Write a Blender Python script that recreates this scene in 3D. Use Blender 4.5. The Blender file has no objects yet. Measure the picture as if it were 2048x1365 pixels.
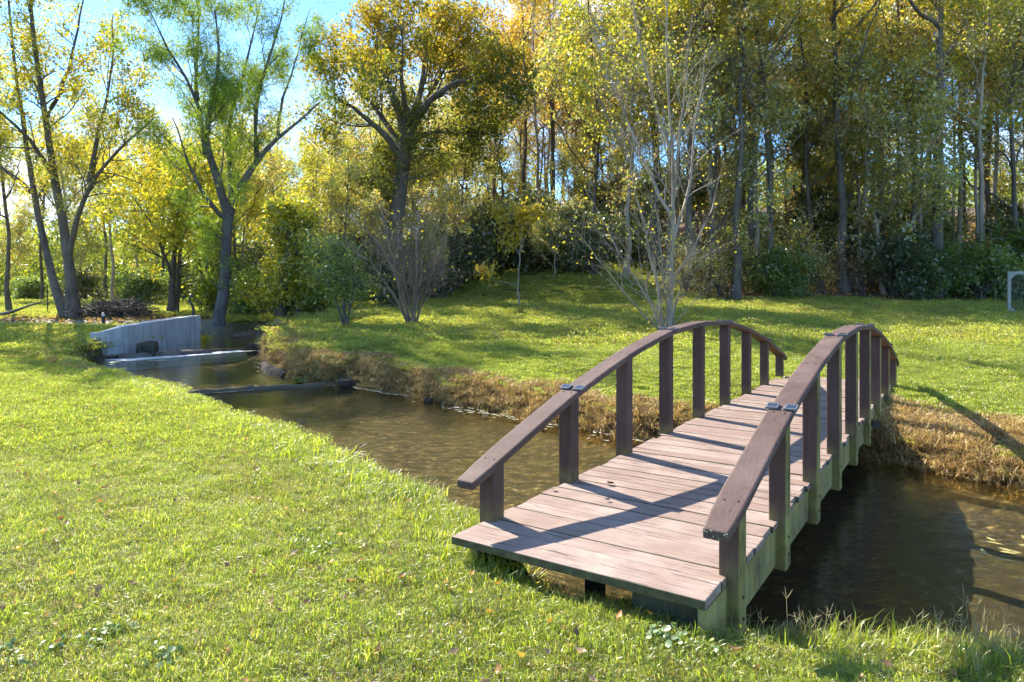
import bpy, math, random
import numpy as np
from math import sin, cos, radians, pi
from mathutils import Vector
C = bpy.data.collections.new('place'); bpy.context.scene.collection.children.link(C)
S = bpy.context.scene
rng = np.random.default_rng(7)
random.seed(7)
# ---------------------------------------------------------------- camera, sky, sun, exposure
EYE = 1.5
cd = bpy.data.cameras.new('camera'); cam = bpy.data.objects.new('camera', cd); C.objects.link(cam)
cam.location = (0, 0, EYE); cam.rotation_euler = (pi/2, 0, 0)
cd.sensor_width = 36; cd.lens = 24.0; cd.shift_y = -109.5/2048; cd.clip_end = 3000; cd.clip_start = 0.05
S.camera = cam
SUN_EL, SUN_AZ = 38.0, -39.0
w = bpy.data.worlds.new('World'); S.world = w; w.use_nodes = True
nt = w.node_tree; nt.nodes.clear()
def wn(t, **k):
    n = nt.nodes.new(t)
    for a, b in k.items(): setattr(n, a, b)
    return n
sky = wn('ShaderNodeTexSky', sky_type='NISHITA', sun_disc=False, sun_elevation=radians(SUN_EL), sun_rotation=radians(SUN_AZ))
sky.air_density = 1.0; sky.dust_density = 0.15; sky.ozone_density = 3.0
tc = wn('ShaderNodeTexCoord')
mp = wn('ShaderNodeMapping'); mp.inputs['Scale'].default_value = (1, 1, 2.6); mp.inputs['Location'].default_value = (0.35, 0.0, 0.1)
nz = wn('ShaderNodeTexNoise'); nz.inputs['Scale'].default_value = 2.3; nz.inputs['Detail'].default_value = 9; nz.inputs['Roughness'].default_value = 0.55
rp = wn('ShaderNodeValToRGB'); rp.color_ramp.elements[0].position = 0.52; rp.color_ramp.elements[1].position = 0.68
mx = wn('ShaderNodeMix', data_type='RGBA'); mx.inputs['B'].default_value = (3.7, 3.85, 4.2, 1)
bg = wn('ShaderNodeBackground'); bg.inputs['Strength'].default_value = 0.14
ow = wn('ShaderNodeOutputWorld')
L = nt.links.new
L(tc.outputs['Generated'], mp.inputs['Vector']); L(mp.outputs[0], nz.inputs['Vector']); L(nz.outputs['Fac'], rp.inputs[0])
L(rp.outputs[0], mx.inputs['Factor']); tn_ = wn('ShaderNodeMix', data_type='RGBA', blend_type='MULTIPLY'); tn_.inputs['Factor'].default_value = 1; tn_.inputs['B'].default_value = (.48, .72, .95, 1); L(sky.outputs[0], tn_.inputs['A']); L(tn_.outputs['Result'], mx.inputs['A']); L(mx.outputs['Result'], bg.inputs[0]); L(bg.outputs[0], ow.inputs[0])
sl = bpy.data.lights.new('sun', 'SUN'); sl.energy = 4.8; sl.angle = radians(0.5); sl.color = (1.0, 0.93, 0.82)
so = bpy.data.objects.new('sun', sl); C.objects.link(so)
sd = Vector((sin(radians(SUN_AZ))*cos(radians(SUN_EL)), cos(radians(SUN_AZ))*cos(radians(SUN_EL)), sin(radians(SUN_EL))))
so.rotation_euler = sd.to_track_quat('Z', 'Y').to_euler(); so.location = (-30, 30, 30)
vs = S.view_settings; vs.view_transform = 'Standard'; vs.look = 'None'; vs.gamma = 1; vs.exposure = 1.45
S.cycles.max_bounces = 7; S.cycles.diffuse_bounces = 3; S.cycles.glossy_bounces = 3; S.cycles.transmission_bounces = 4
S.cycles.transparent_max_bounces = 8; S.cycles.use_denoising = True; S.cycles.use_adaptive_sampling = True; S.cycles.adaptive_threshold = 0.035; S.cycles.adaptive_min_samples = 24; S.cycles.caustics_reflective = False; S.cycles.caustics_refractive = False
# ---------------------------------------------------------------- helpers
def tag(o, label=None, cat=None, group=None, kind=None):
    if label: o['label'] = label
    if cat: o['category'] = cat
    if group: o['group'] = group
    if kind: o['kind'] = kind
    return o
def empty(name, loc, rz=0):
    o = bpy.data.objects.new(name, None); C.objects.link(o); o.location = loc; o.rotation_euler = (0, 0, rz); o.empty_display_size = 0.2
    return o
def copy_tree(o, parent=None):
    c = o.copy(); C.objects.link(c); c.parent = parent
    for ch in list(o.children): copy_tree(ch, c)
    return c
def mesh_np(name, V, F, mats, smooth=False, fattr=None, vattr=None, midx=None):
    """V (n,3); F list of (m,k) int arrays"""
    me = bpy.data.meshes.new(name)
    V = np.asarray(V, np.float32); F = [np.asarray(f, np.int32) for f in F if len(f)]
    me.vertices.add(len(V)); me.vertices.foreach_set('co', V.ravel())
    lv = np.concatenate([f.ravel() for f in F]); tot = np.concatenate([np.full(len(f), f.shape[1], np.int32) for f in F])
    st = np.concatenate([[0], np.cumsum(tot)[:-1]]).astype(np.int32)
    me.loops.add(len(lv)); me.loops.foreach_set('vertex_index', lv)
    me.polygons.add(len(tot)); me.polygons.foreach_set('loop_start', st)
    try: me.polygons.foreach_set('loop_total', tot)
    except Exception: pass
    if smooth: me.polygons.foreach_set('use_smooth', np.ones(len(tot), bool))
    for m in (mats if isinstance(mats, (list, tuple)) else [mats]): me.materials.append(m)
    if midx is not None: me.polygons.foreach_set('material_index', np.asarray(midx, np.int32))
    for dom, d in (('FACE', fattr), ('POINT', vattr)):
        for k, v in (d or {}).items():
            a = me.attributes.new(k, 'FLOAT', dom); a.data.foreach_set('value', np.asarray(v, np.float32))
    me.update(calc_edges=True); me.validate()
    return me
def link(name, me, parent=None, loc=None):
    o = bpy.data.objects.new(name, me); C.objects.link(o)
    if parent is not None: o.parent = parent
    if loc is not None: o.location = loc
    return o
class MB:
    """small hard-surface mesh builder, one object per build"""
    def __init__(s): s.v = []; s.f = []; s.t = []
    def box(s, x0, x1, y0, y1, z0, z1, ch=0.0, tone=0.5, top=None):
        """chamfered box: octagonal-ish ring profile on all four z-parallel and horizontal edges (bevelled later)"""
        b = len(s.v)
        s.v += [(x0, y0, z0), (x1, y0, z0), (x1, y1, z0), (x0, y1, z0), (x0, y0, z1), (x1, y0, z1), (x1, y1, z1), (x0, y1, z1)]
        s.f += [tuple(b+i for i in q) for q in ((3, 2, 1, 0), (4, 5, 6, 7), (0, 1, 5, 4), (1, 2, 6, 5), (2, 3, 7, 6), (3, 0, 4, 7))]
        s.t += [tone]*6
        return s
    def hexa(s, P, tone=0.5):
        b = len(s.v); s.v += [tuple(p) for p in P]
        s.f += [tuple(b+i for i in q) for q in ((3, 2, 1, 0), (4, 5, 6, 7), (0, 1, 5, 4), (1, 2, 6, 5), (2, 3, 7, 6), (3, 0, 4, 7))]
        s.t += [tone]*6
    def lathe(s, prof, n=16, c=(0, 0, 0), tone=0.5):
        b = len(s.v); k = len(prof)
        for (r, z) in prof:
            for i in range(n):
                a = 2*pi*i/n; s.v.append((c[0]+r*cos(a), c[1]+r*sin(a), c[2]+z))
        for j in range(k-1):
            for i in range(n):
                i2 = (i+1) % n; s.f.append((b+j*n+i, b+j*n+i2, b+(j+1)*n+i2, b+(j+1)*n+i)); s.t.append(tone)
        s.f.append(tuple(b+i for i in range(n))[::-1]); s.f.append(tuple(b+(k-1)*n+i for i in range(n))); s.t += [tone]*2
    def tube(s, pts, rs, n=6, tone=0.5):
        b = len(s.v); pts = [Vector(p) for p in pts]
        for i, p in enumerate(pts):
            t = (pts[min(i+1, len(pts)-1)]-pts[max(i-1, 0)]).normalized()
            a = t.cross(Vector((0.3, 0.1, 1))).normalized() if abs(t.z) < .95 else t.cross(Vector((1, 0, 0))).normalized()
            c = t.cross(a); r = rs[i] if hasattr(rs, '__len__') else rs
            for k in range(n): s.v.append(tuple(p+(a*cos(2*pi*k/n)+c*sin(2*pi*k/n))*r))
        for j in range(len(pts)-1):
            for k in range(n):
                k2 = (k+1) % n; s.f.append((b+j*n+k, b+j*n+k2, b+(j+1)*n+k2, b+(j+1)*n+k)); s.t.append(tone)
        s.f.append(tuple(b+i for i in range(n))[::-1]); s.f.append(tuple(b+(len(pts)-1)*n+i for i in range(n))); s.t += [tone]*2
    def build(s, name, mat, parent=None, bevel=0, loc=None, smooth=False, seg=1):
        me = bpy.data.meshes.new(name); me.from_pydata([tuple(map(float, v)) for v in s.v], [], s.f); me.materials.append(mat)
        a = me.attributes.new('tone', 'FLOAT', 'FACE'); a.data.foreach_set('value', s.t)
        if smooth: me.polygons.foreach_set('use_smooth', [True]*len(s.f))
        me.update()
        o = link(name, me, parent, loc)
        if bevel:
            m = o.modifiers.new('bevel', 'BEVEL'); m.width = bevel; m.segments = seg; m.limit_method = 'ANGLE'; m.angle_limit = 0.6
        return o
# value noise for python-side shaping
_g = np.random.default_rng(3).random((256, 256))
def vnoise(x, y, sc=1.0, oct=3, seed=0):
    x = np.asarray(x, float)*sc+seed*17.3; y = np.asarray(y, float)*sc+seed*9.1; r = 0; a = 1; tot = 0
    for o in range(oct):
        xi = np.floor(x).astype(int); yi = np.floor(y).astype(int); fx = x-xi; fy = y-yi
        fx = fx*fx*(3-2*fx); fy = fy*fy*(3-2*fy)
        g = lambda i, j: _g[i % 256, j % 256]
        r = r+a*((g(xi, yi)*(1-fx)+g(xi+1, yi)*fx)*(1-fy)+(g(xi, yi+1)*(1-fx)+g(xi+1, yi+1)*fx)*fy)
        tot += a; a *= .5; x = x*2.03+5; y = y*2.03+11
    return r/tot-0.5
def sst(x, a, b):
    t = np.clip((np.asarray(x, float)-a)/(b-a), 0, 1); return t*t*(3-2*t)
# ---------------------------------------------------------------- materials
class NM:
    def __init__(s, name):
        s.m = bpy.data.materials.new(name); s.m.use_nodes = True; s.t = s.m.node_tree; s.t.nodes.clear(); s.out = s.n('ShaderNodeOutputMaterial')
    def n(s, t, inp=None, **k):
        x = s.t.nodes.new(t)
        for a, b in k.items(): setattr(x, a, b)
        for a, b in (inp or {}).items():
            if hasattr(b, 'is_linked') or isinstance(b, bpy.types.NodeSocket): s.t.links.new(b, x.inputs[a])
            else: x.inputs[a].default_value = b
        return x
    def l(s, a, b): s.t.links.new(a, b)
    def attr(s, name): return s.n('ShaderNodeAttribute', attribute_name=name).outputs['Fac']
    def pos(s): return s.n('ShaderNodeNewGeometry').outputs['Position']
    def obj(s): return s.n('ShaderNodeTexCoord').outputs['Object']
    def map(s, v, sc, loc=(0, 0, 0)): return s.n('ShaderNodeMapping', {'Vector': v, 'Scale': sc, 'Location': loc}).outputs[0]
    def noise(s, v, sc, det=4, ro=.55, out='Fac'): return s.n('ShaderNodeTexNoise', {'Vector': v, 'Scale': sc, 'Detail': det, 'Roughness': ro}).outputs[out]
    def ramp(s, f, cols, interp='LINEAR'):
        r = s.n('ShaderNodeValToRGB', {0: f}); cr = r.color_ramp; cr.interpolation = interp
        while len(cr.elements) < len(cols): cr.elements.new(0.5)
        for e, (p, c) in zip(cr.elements, cols): e.position = p; e.color = (*c, 1) if not hasattr(c, 'real') else (c, c, c, 1)
        return r.outputs[0]
    def mix(s, f, a, b, bt='MIX'):
        x = s.n('ShaderNodeMix', data_type='RGBA', blend_type=bt)
        for k, v in (('Factor', f), ('A', a), ('B', b)):
            i = [q for q in x.inputs if q.name == k and (q.type == 'VALUE' if k == 'Factor' else q.type == 'RGBA')][0]
            if isinstance(v, bpy.types.NodeSocket): s.l(v, i)
            else: i.default_value = v if k == 'Factor' else (*v, 1)
        return [o for o in x.outputs if o.type == 'RGBA'][0]
    def math(s, op, a, b=0.0, clamp=False):
        x = s.n('ShaderNodeMath', operation=op, use_clamp=clamp)
        for i, v in enumerate((a, b)):
            if isinstance(v, bpy.types.NodeSocket): s.l(v, x.inputs[i])
            else: x.inputs[i].default_value = v
        return x.outputs[0]
    def bump(s, h, st=.5, d=.01): return s.n('ShaderNodeBump', {'Height': h, 'Strength': st, 'Distance': d}).outputs[0]
    def pbr(s, col, rough=.8, normal=None, **k):
        b = s.n('ShaderNodeBsdfPrincipled', {'Base Color': col if isinstance(col, bpy.types.NodeSocket) else (*col, 1), 'Roughness': rough})
        if normal is not None: s.l(normal, b.inputs['Normal'])
        for a, v in k.items(): b.inputs[a.replace('_', ' ')].default_value = v
        s.l(b.outputs[0], s.out.inputs[0]); return s.m
def leaf_mat(name, cols, trans=.56, gloss=.05, rough=.4, tb=1.5, worldnoise=0.0):
    k = NM(name); f = k.attr('tone')
    f = k.math('ADD', f, k.math('MULTIPLY', k.math('SUBTRACT', k.n('ShaderNodeObjectInfo').outputs['Random'], .5), .22))
    if name in ('leaf_mixed', 'leaf_yellow', 'leaf_shrub'): trans = max(trans, .6); tb = 1.6
    if worldnoise:
        f = k.math('ADD', f, k.math('ADD', k.math('MULTIPLY', k.math('SUBTRACT', k.noise(k.pos(), .9, 3), .5), worldnoise), k.math('MULTIPLY', k.math('SUBTRACT', k.noise(k.pos(), 5.5, 3), .5), worldnoise)), clamp=True)
    c = k.ramp(f, cols)
    d = k.n('ShaderNodeBsdfDiffuse', {'Color': c})
    ct = k.mix(1.0, c, (tb, tb, tb*.6), 'MULTIPLY')
    t = k.n('ShaderNodeBsdfTranslucent', {'Color': ct})
    m1 = k.n('ShaderNodeMixShader', {0: trans}); k.l(d.outputs[0], m1.inputs[1]); k.l(t.outputs[0], m1.inputs[2])
    g = k.n('ShaderNodeBsdfGlossy', {'Color': (1, 1, 1, 1), 'Roughness': rough})
    m2 = k.n('ShaderNodeMixShader', {0: gloss}); k.l(m1.outputs[0], m2.inputs[1]); k.l(g.outputs[0], m2.inputs[2])
    k.l(m2.outputs[0], k.out.inputs[0]); return k.m
def bark_mat(name, a, b, sc=6):
    k = NM(name); p = k.map(k.obj(), (1, 1, .22)); n = k.noise(p, sc, 6, .7); n2 = k.noise(k.obj(), 1.3, 3)
    c = k.ramp(k.math('ADD', k.math('MULTIPLY', n, .7), k.math('MULTIPLY', n2, .3)), [(.35, a), (.65, b)])
    return k.pbr(c, .92, k.bump(n, .8, .03))
Y_GREEN = (.20, .23, .025); GREEN = (.085, .15, .025); YEL = (.42, .33, .03); ORA = (.42, .19, .025); BRN = (.16, .09, .04)
M = {}
M['leaf_yellow'] = leaf_mat('leaf_yellow', [(0, (.12, .15, .02)), (.35, (.27, .30, .03)), (.7, (.50, .42, .035)), (1, (.60, .42, .04))], gloss=.06)
M['leaf_mixed'] = leaf_mat('leaf_mixed', [(0, (.14, .17, .05)), (.35, (.27, .29, .07)), (.62, (.42, .41, .09)), (.8, (.58, .47, .09)), (1, (.50, .27, .06))], gloss=.11)
M['leaf_willow'] = leaf_mat('leaf_willow', [(0, (.08, .15, .02)), (.5, (.18, .28, .025)), (1, (.38, .42, .035))], gloss=.04, tb=1.5)
M['leaf_oak'] = leaf_mat('leaf_oak', [(0, (.13, .15, .03)), (.4, (.27, .25, .03)), (.75, (.50, .34, .03)), (1, (.60, .34, .03))], gloss=.03)
M['leaf_orange'] = leaf_mat('leaf_orange', [(0, (.40, .34, .04)), (.4, (.56, .38, .04)), (1, (.60, .27, .035))], gloss=.05)
M['leaf_shrub'] = leaf_mat('leaf_shrub', [(0, (.07, .11, .03)), (.5, (.15, .21, .05)), (1, (.28, .33, .07))], gloss=.06, trans=.35)
M['leaf_lime'] = leaf_mat('leaf_lime', [(0, (.16, .21, .025)), (.5, (.33, .37, .035)), (1, (.60, .46, .04))], gloss=.06)
M['leaf_dark'] = leaf_mat('leaf_dark', [(0, (.05, .065, .03)), (.6, (.11, .13, .045)), (1, (.20, .20, .06))], gloss=.06, trans=.3)
M['bark'] = bark_mat('bark', (.06, .048, .038), (.19, .16, .13))
M['bark_willow'] = bark_mat('bark_willow', (.06, .05, .05), (.20, .18, .175), 9)
M['bark_pale'] = bark_mat('bark_pale', (.20, .16, .12), (.46, .38, .29), 5)
M['bark_red'] = bark_mat('bark_red', (.11, .08, .055), (.34, .26, .19), 5)
# ---------------------------------------------------------------- lie of the land
F = 1365.0
def P(px, py, Y): return np.array([(px-1024)/F*Y, Y, EYE-(py-573)*Y/F])
POLY = np.array([(9, .4), (6, 1.75), (3.6, 2.92), (2.35, 3.28), (1.3, 3.33), (.9, 3.38), (.52, 3.55), (.15, 4.05), (-.1, 4.5), (-1.15, 5.9), (-3.3, 8.1), (-4.9, 9.9),
                 (-6.8, 11.9), (-8.2, 13.2), (-9.4, 14.3), (-10.2, 15.5), (-10.4, 16.4), (-10.05, 17.1), (-10.1, 21.2), (-10.3, 22.2), (-12.0, 24.0), (-11.6, 25.2), (-9.5, 24.8), (-8.3, 24.0), (-7.6, 22.0), (-7.25, 19.9),
                 (-6.3, 17.5), (-5.35, 15.0), (-4.6, 13.8), (-3.9, 12.9), (-3.1, 12.8), (-1.3, 11.1), (.25, 9.6), (1.54, 8.2), (2.7, 7.85), (3.77, 7.6), (4.65, 6.2),
                 (6.6, 4.9), (9, 3.6), (16, 1.5), (16, -3)])
def sdist(x, y):
    x = np.asarray(x, float); y = np.asarray(y, float); d = np.full(x.shape, 1e9); ins = np.zeros(x.shape, bool)
    n = len(POLY)
    for i in range(n):
        ax, ay = POLY[i]; bx, by = POLY[(i+1) % n]; ex, ey = bx-ax, by-ay
        t = np.clip(((x-ax)*ex+(y-ay)*ey)/(ex*ex+ey*ey), 0, 1)
        d = np.minimum(d, np.hypot(x-ax-t*ex, y-ay-t*ey))
        c = ((ay > y) != (by > y)); ins ^= c & (x < (bx-ax)*(y-ay)/(by-ay+1e-12)+ax)
    return np.where(ins, -d, d)
XC = ([0, 3, 5, 6.8, 10, 13, 17, 22, 30, 80], [12, 5.5, 2.5, 0, -2.5, -5, -8, -8.5, -8.5, -8.5])
def xc(y): return np.interp(y, *XC)
def wlevel(x, y):
    s1 = (y-11.55)-(x+5.8)*(12.95-11.55)/(-3.1+5.8)
    s2 = (y-16.9)-(x+9.9)*(19.4-16.9)/(-6.9+9.9)
    return np.where(s2 > 0, -.19, np.where(s1 > 0, -.27, -.35))
def natural(x, y):
    x = np.asarray(x, float); y = np.asarray(y, float)
    far = sst(x-xc(y), -1.2, 1.2)
    zf = .045*np.clip(y-8, 0, 19)*(1-.25*sst(-x, 2, 8))
    zn = .022*np.clip(y-13, 0, 13)
    z = zn*(1-far)+zf*far
    t = np.clip(y-27-1.5*sst(-x, 0, 6)+.16*np.clip(2-np.abs(x-4)*.4, 0, 2)*6, 0, 60)
    m = sst(x, -11, 2); k = .16+.11*sst(x, 6, 18); cap = 22+10*sst(x, 6, 18)
    tt = cap*(1-np.exp(-t/cap*1.15)); z = z+m*k*tt*1.25*sst(t, -2, 5)
    fx_, fy_ = x+.312, y-3.67; sb = fx_*.552+fy_*.834; vb = fx_*.834-fy_*.552
    z = z-.17*sst(sb, -.02, .3)*sst(vb, .05, .35)*(1-far)
    z = z+vnoise(x, y, .35, 3)*.09*sst(y, 2, 10)+vnoise(x, y, 1.6, 2, 3)*.025
    z = z+np.clip(y-90, 0, 400)*.01
    return z
def ground(x, y, full=False):
    x = np.asarray(x, float); y = np.asarray(y, float)
    d = sdist(x, y)+vnoise(x, y, 1.3, 3, 5)*.28*sst(y, 3, 6); wl = wlevel(x, y); nat = natural(x, y)
    side = sst(x-xc(y), -.5, .5)
    near_w = .22+0*x; far_w = .38+.25*(vnoise(x, y, .9, 2, 8)+.5)
    bw = near_w*(1-side)+far_w*side
    t = np.clip(d/bw, 0, 1)
    low = wl-.10
    z_out = low+(nat-low)*(1-(1-t)**2.2)
    soft = side*sst(d, 0, 1.8); z_out = z_out-side*(1-sst(d, .3, 2.4))*.12*(t > 0)
    z_in = low-.16*sst(-d, 0, .9)+vnoise(x, y, 3.5, 2, 2)*.035
    z = np.where(d > 0, z_out, z_in)
    return (z, d, side) if full else z
def gz(x, y): return float(ground(np.array([x]), np.array([y]))[0])
def axis(spec):
    out = [spec[0][0]]
    for a, b, st in spec:
        n = max(1, int(round((b-a)/st))); out += list(np.linspace(a, b, n+1)[1:])
    return np.array(out)
xs = axis([(-1200, -200, 100), (-200, -60, 10), (-60, -22, 2), (-22, -12, .4), (-12, 10, .09), (10, 24, .4), (24, 60, 2), (60, 200, 10), (200, 1200, 100)])
ys = axis([(-60, -6, 6), (-6, 1, .5), (1, 9, .07), (9, 26, .12), (26, 40, .4), (40, 90, 2), (90, 200, 10), (200, 1500, 100)])
XX, YY = np.meshgrid(xs, ys); ZZ, DD, SS = ground(XX, YY, True)
nx, ny = len(xs), len(ys)
idx = np.arange(nx*ny).reshape(ny, nx)
Q = np.stack([idx[:-1, :-1], idx[:-1, 1:], idx[1:, 1:], idx[1:, :-1]], -1).reshape(-1, 4)
wood_edge = 27.3
def litter_w(x, y):
    a = sst(y-(27.2-1.2*sst(-np.asarray(x), -6, 0)+vnoise(x, y, .3, 2, 4)*2), -.6, 1.6)*sst(x, 5, 9)
    b = sst(y-(35+vnoise(x, y, .3, 2, 4)*3), -1, 3)*sst(x, -12, -8)
    c = sst(x, -14, -10)*0
    path = np.exp(-((y-24.6-.02*x)/1.7)**2)*sst(-x, 9, 12)
    return np.clip(np.maximum(a, b), 0, 1), path
LW, PW = litter_w(XX, YY)
# --- ground material: turf soil under the blades, bank earth, litter, stream bed
k = NM('turf'); p = k.pos()
n1 = k.noise(p, .8, 5); n2 = k.noise(p, 9, 4, .7); n3 = k.noise(p, 60, 3, .7)
gr = k.ramp(n1, [(.3, (.11, .14, .025)), (.55, (.17, .19, .03)), (.75, (.22, .20, .05))])
gr = k.mix(k.math('MULTIPLY', n3, .6), gr, (.05, .055, .02))
ea = k.ramp(n2, [(.3, (.07, .05, .03)), (.7, (.19, .14, .08))])
li = k.ramp(k.noise(p, 22, 4, .75), [(.3, (.05, .035, .025)), (.5, (.14, .085, .045)), (.7, (.27, .17, .09))])
vor = k.n('ShaderNodeTexVoronoi', {'Vector': k.map(p, (1, 1, .5)), 'Scale': 16.0})
bedc = k.mix(.6, k.ramp(k.noise(p, 11, 6, .75), [(.40, (.035, .028, .016)), (.5, (.21, .15, .075)), (.62, (.46, .36, .20))]), k.ramp(k.n('ShaderNodeSeparateColor', {0: vor.outputs['Color']}).outputs[0], [(0, (.05, .05, .05)), (1, (.85, .83, .78))]), 'SOFT_LIGHT')
bedc = k.mix(k.ramp(k.noise(p, 1.7, 3), [(.5, 0.0), (.7, .55)]), bedc, (.20, .20, .06))
bedc = k.mix(k.math('MULTIPLY', k.ramp(vor.outputs['Distance'], [(.26, 0.0), (.5, 1.0)]), .72), bedc, (.06, .04, .02))
bedc = k.mix(k.math('MULTIPLY', k.ramp(k.noise(k.map(p, (1, 2.2, 1)), 5.5, 4, .6), [(.47, 0.0), (.54, 1.0)]), .88), bedc, (.03, .024, .012))
bedc = k.mix(k.attr('bed_shade'), bedc, (.035, .03, .02))  # bridge shade over the downstream bed, painted into its colour
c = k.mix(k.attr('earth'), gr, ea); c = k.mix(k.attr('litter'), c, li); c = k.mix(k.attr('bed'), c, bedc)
pc = k.ramp(k.noise(p, 40, 3), [(.3, (.22, .20, .17)), (.7, (.40, .37, .33))]); c = k.mix(k.attr('gravel'), c, pc)
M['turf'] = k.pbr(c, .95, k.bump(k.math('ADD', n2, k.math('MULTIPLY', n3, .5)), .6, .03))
earth = np.clip(np.maximum(sst(.55-DD, 0, .5)*(1-SS)*.9, sst(1.1-DD, 0, .9)*SS*.85), 0, 1)*(DD > -.1)
earth = np.where((DD > 0) & (DD < 1.6), earth, 0)
bed = sst(.06-DD, 0, .08)
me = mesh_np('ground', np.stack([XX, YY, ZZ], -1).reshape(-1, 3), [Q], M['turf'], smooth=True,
             vattr={'bed_shade': (.72*sst(XX-.85-(YY-3)*.66, -.7, .1)*sst(YY, 8.2, 7.2)*sst(4.6-XX+.3*vnoise(XX, YY, 1.5), 0, 1.2)).ravel(), 'earth': earth.ravel(), 'bed': bed.ravel(), 'litter': LW.ravel(), 'gravel': np.clip(PW*1.6-.5, 0, 1).ravel()})
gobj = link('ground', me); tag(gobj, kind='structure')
# ---------------------------------------------------------------- water
k = NM('creek_water'); p = k.pos()
pm = k.map(p, (1.0, 1.6, 1)); h1 = k.noise(pm, 5, 3, .5); h2 = k.noise(pm, 19, 3, .6)
nrm = k.bump(k.math('ADD', h1, k.math('MULTIPLY', h2, .30)), .28, .03)
lw_ = k.n('ShaderNodeLayerWeight', {'Blend': .5, 'Normal': nrm}).outputs['Facing']; fr_v = k.math('ADD', k.math('MULTIPLY', k.math('POWER', lw_, 4.6), .95), .025, True); gl = k.n('ShaderNodeBsdfGlossy', {'Color': (1, 1, 1, 1), 'Roughness': .03, 'Normal': nrm})
tr = k.n('ShaderNodeBsdfTransparent', {'Color': (.84, .80, .62, 1)})
ms = k.n('ShaderNodeMixShader', {0: fr_v}); k.l(tr.outputs[0], ms.inputs[1]); k.l(gl.outputs[0], ms.inputs[2]); k.l(ms.outputs[0], k.out.inputs[0])
M['water'] = k.m
def water(name, pts, z):
    me = bpy.data.meshes.new(name); me.from_pydata([(x, y, z) for x, y in pts], [], [tuple(range(len(pts)))[::(1 if sum(pts[i-1][0]*pts[i][1]-pts[i][0]*pts[i-1][1] for i in range(len(pts))) > 0 else -1)]]); me.materials.append(M['water'])
    return tag(link(name, me), kind='structure')
W1a, W1b = (-7.4, 10.72), (-2.6, 13.21); W2a, W2b = (-10.6, 16.32), (-6.2, 19.98)
water('stream_water', [(16, -3), (16, 3), (5, 8), (-2.0, 12.9), W1b, W1a, (-2.6, 5.4), (.3, 3.0), (4, 1)], -.35)
water('pool_water', [W1a, W1b, (-4, 15), (-6.0, 19), W2b, W2a, (-11.5, 15.5), (-9.8, 11.5)], -.27)
water('upper_pool_water', [W2a, W2b, (-6.8, 24.5), (-9, 26), (-13, 26), (-13, 23.5), (-10, 21.5)], -.19)
# ---------------------------------------------------------------- footbridge
def wood_mat(name, lo, hi, ax, algae=0.0, wear=(.42, .36, .31), front=0):
    k = NM(name); o = k.obj(); sc = [26, 26, 26]; sc[ax] = 1.1
    off = k.n('ShaderNodeCombineXYZ', {0: k.math('MULTIPLY', k.attr('tone'), 37.0), 1: k.math('MULTIPLY', k.attr('tone'), 11.0), 2: k.math('MULTIPLY', k.attr('tone'), 23.0)}).outputs[0]
    v = k.n('ShaderNodeVectorMath', {0: o, 1: off}, operation='ADD').outputs[0]
    g = k.noise(k.map(v, tuple(sc)), 3, 5, .65); pch = k.noise(v, 2.6, 4, .6); fine = k.noise(k.map(v, tuple(s*3 for s in sc)), 3, 3, .6)
    c = k.ramp(g, [(.3, lo), (.7, hi)])
    c = k.mix(k.ramp(pch, [(.42, 0.0), (.68, .75)]), c, wear)
    c = k.mix(k.math('MULTIPLY', k.attr('tone'), .62), c, (hi[0]*.62, hi[1]*.56, hi[2]*.52))
    crack = k.ramp(k.noise(k.map(v, tuple(s*1.6 for s in sc)), 2, 2, .5), [(.33 if front else .25, .0), (.36 if front else .285, 1.0)])
    c = k.mix(crack, tuple(q*.25 for q in lo), c)
    if front:
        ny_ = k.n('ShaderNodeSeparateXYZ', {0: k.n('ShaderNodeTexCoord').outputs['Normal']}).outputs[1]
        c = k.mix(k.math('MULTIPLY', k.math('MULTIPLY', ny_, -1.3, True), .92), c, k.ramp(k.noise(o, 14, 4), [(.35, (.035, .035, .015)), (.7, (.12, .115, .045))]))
    if algae:
        nrm = k.n('ShaderNodeSeparateXYZ', {0: k.n('ShaderNodeTexCoord').outputs['Normal']}).outputs; z = k.n('ShaderNodeSeparateXYZ', {0: o}).outputs
        side = k.math('MULTIPLY', k.math('MULTIPLY', nrm[0], 1.3, True), k.math('GREATER_THAN', k.n('ShaderNodeSeparateXYZ', {0: o}).outputs[0], .8))
        low = k.math('MULTIPLY', k.math('SUBTRACT', .12, z[2]), 4.0, True)
        a = k.math('ADD', k.math('MULTIPLY', side, .9), k.math('MULTIPLY', low, .9), True)
        a = k.math('MULTIPLY', a, k.ramp(k.noise(o, 7, 4, .6), [(.22, .25), (.5, 1.0)]), True); a = k.math('MULTIPLY', a, algae)
        c = k.mix(a, c, k.ramp(k.math('ADD', k.math('MULTIPLY', k.noise(o, 4, 3), .5), k.math('MULTIPLY', k.noise(k.map(o, (14, 14, 1.6)), 1.5, 4, .6), .5)), [(.38, (.10, .085, .03)), (.5, (.30, .26, .07)), (.62, (.42, .37, .11))]))
    return k.pbr(c, .72, k.bump(k.math('ADD', g, k.math('MULTIPLY', fine, .5)), .55, .004), Specular_IOR_Level=.3)
M['deck'] = wood_mat('deck_wood', (.195, .13, .10), (.375, .27, .215), 0, front=1, wear=(.44, .36, .295))
M['rail'] = wood_mat('rail_wood', (.075, .045, .036), (.14, .085, .068), 1, wear=(.20, .135, .11))
M['post'] = wood_mat('post_wood', (.06, .034, .028), (.105, .062, .052), 2, algae=.85, wear=(.13, .08, .065))
M['beam'] = wood_mat('beam_wood', (.19, .155, .075), (.34, .28, .14), 1, algae=.75, wear=(.28, .22, .14))
M['dark_wood'] = wood_mat('dark_wood', (.04, .038, .022), (.09, .085, .045), 2, wear=(.12, .11, .06))
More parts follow.
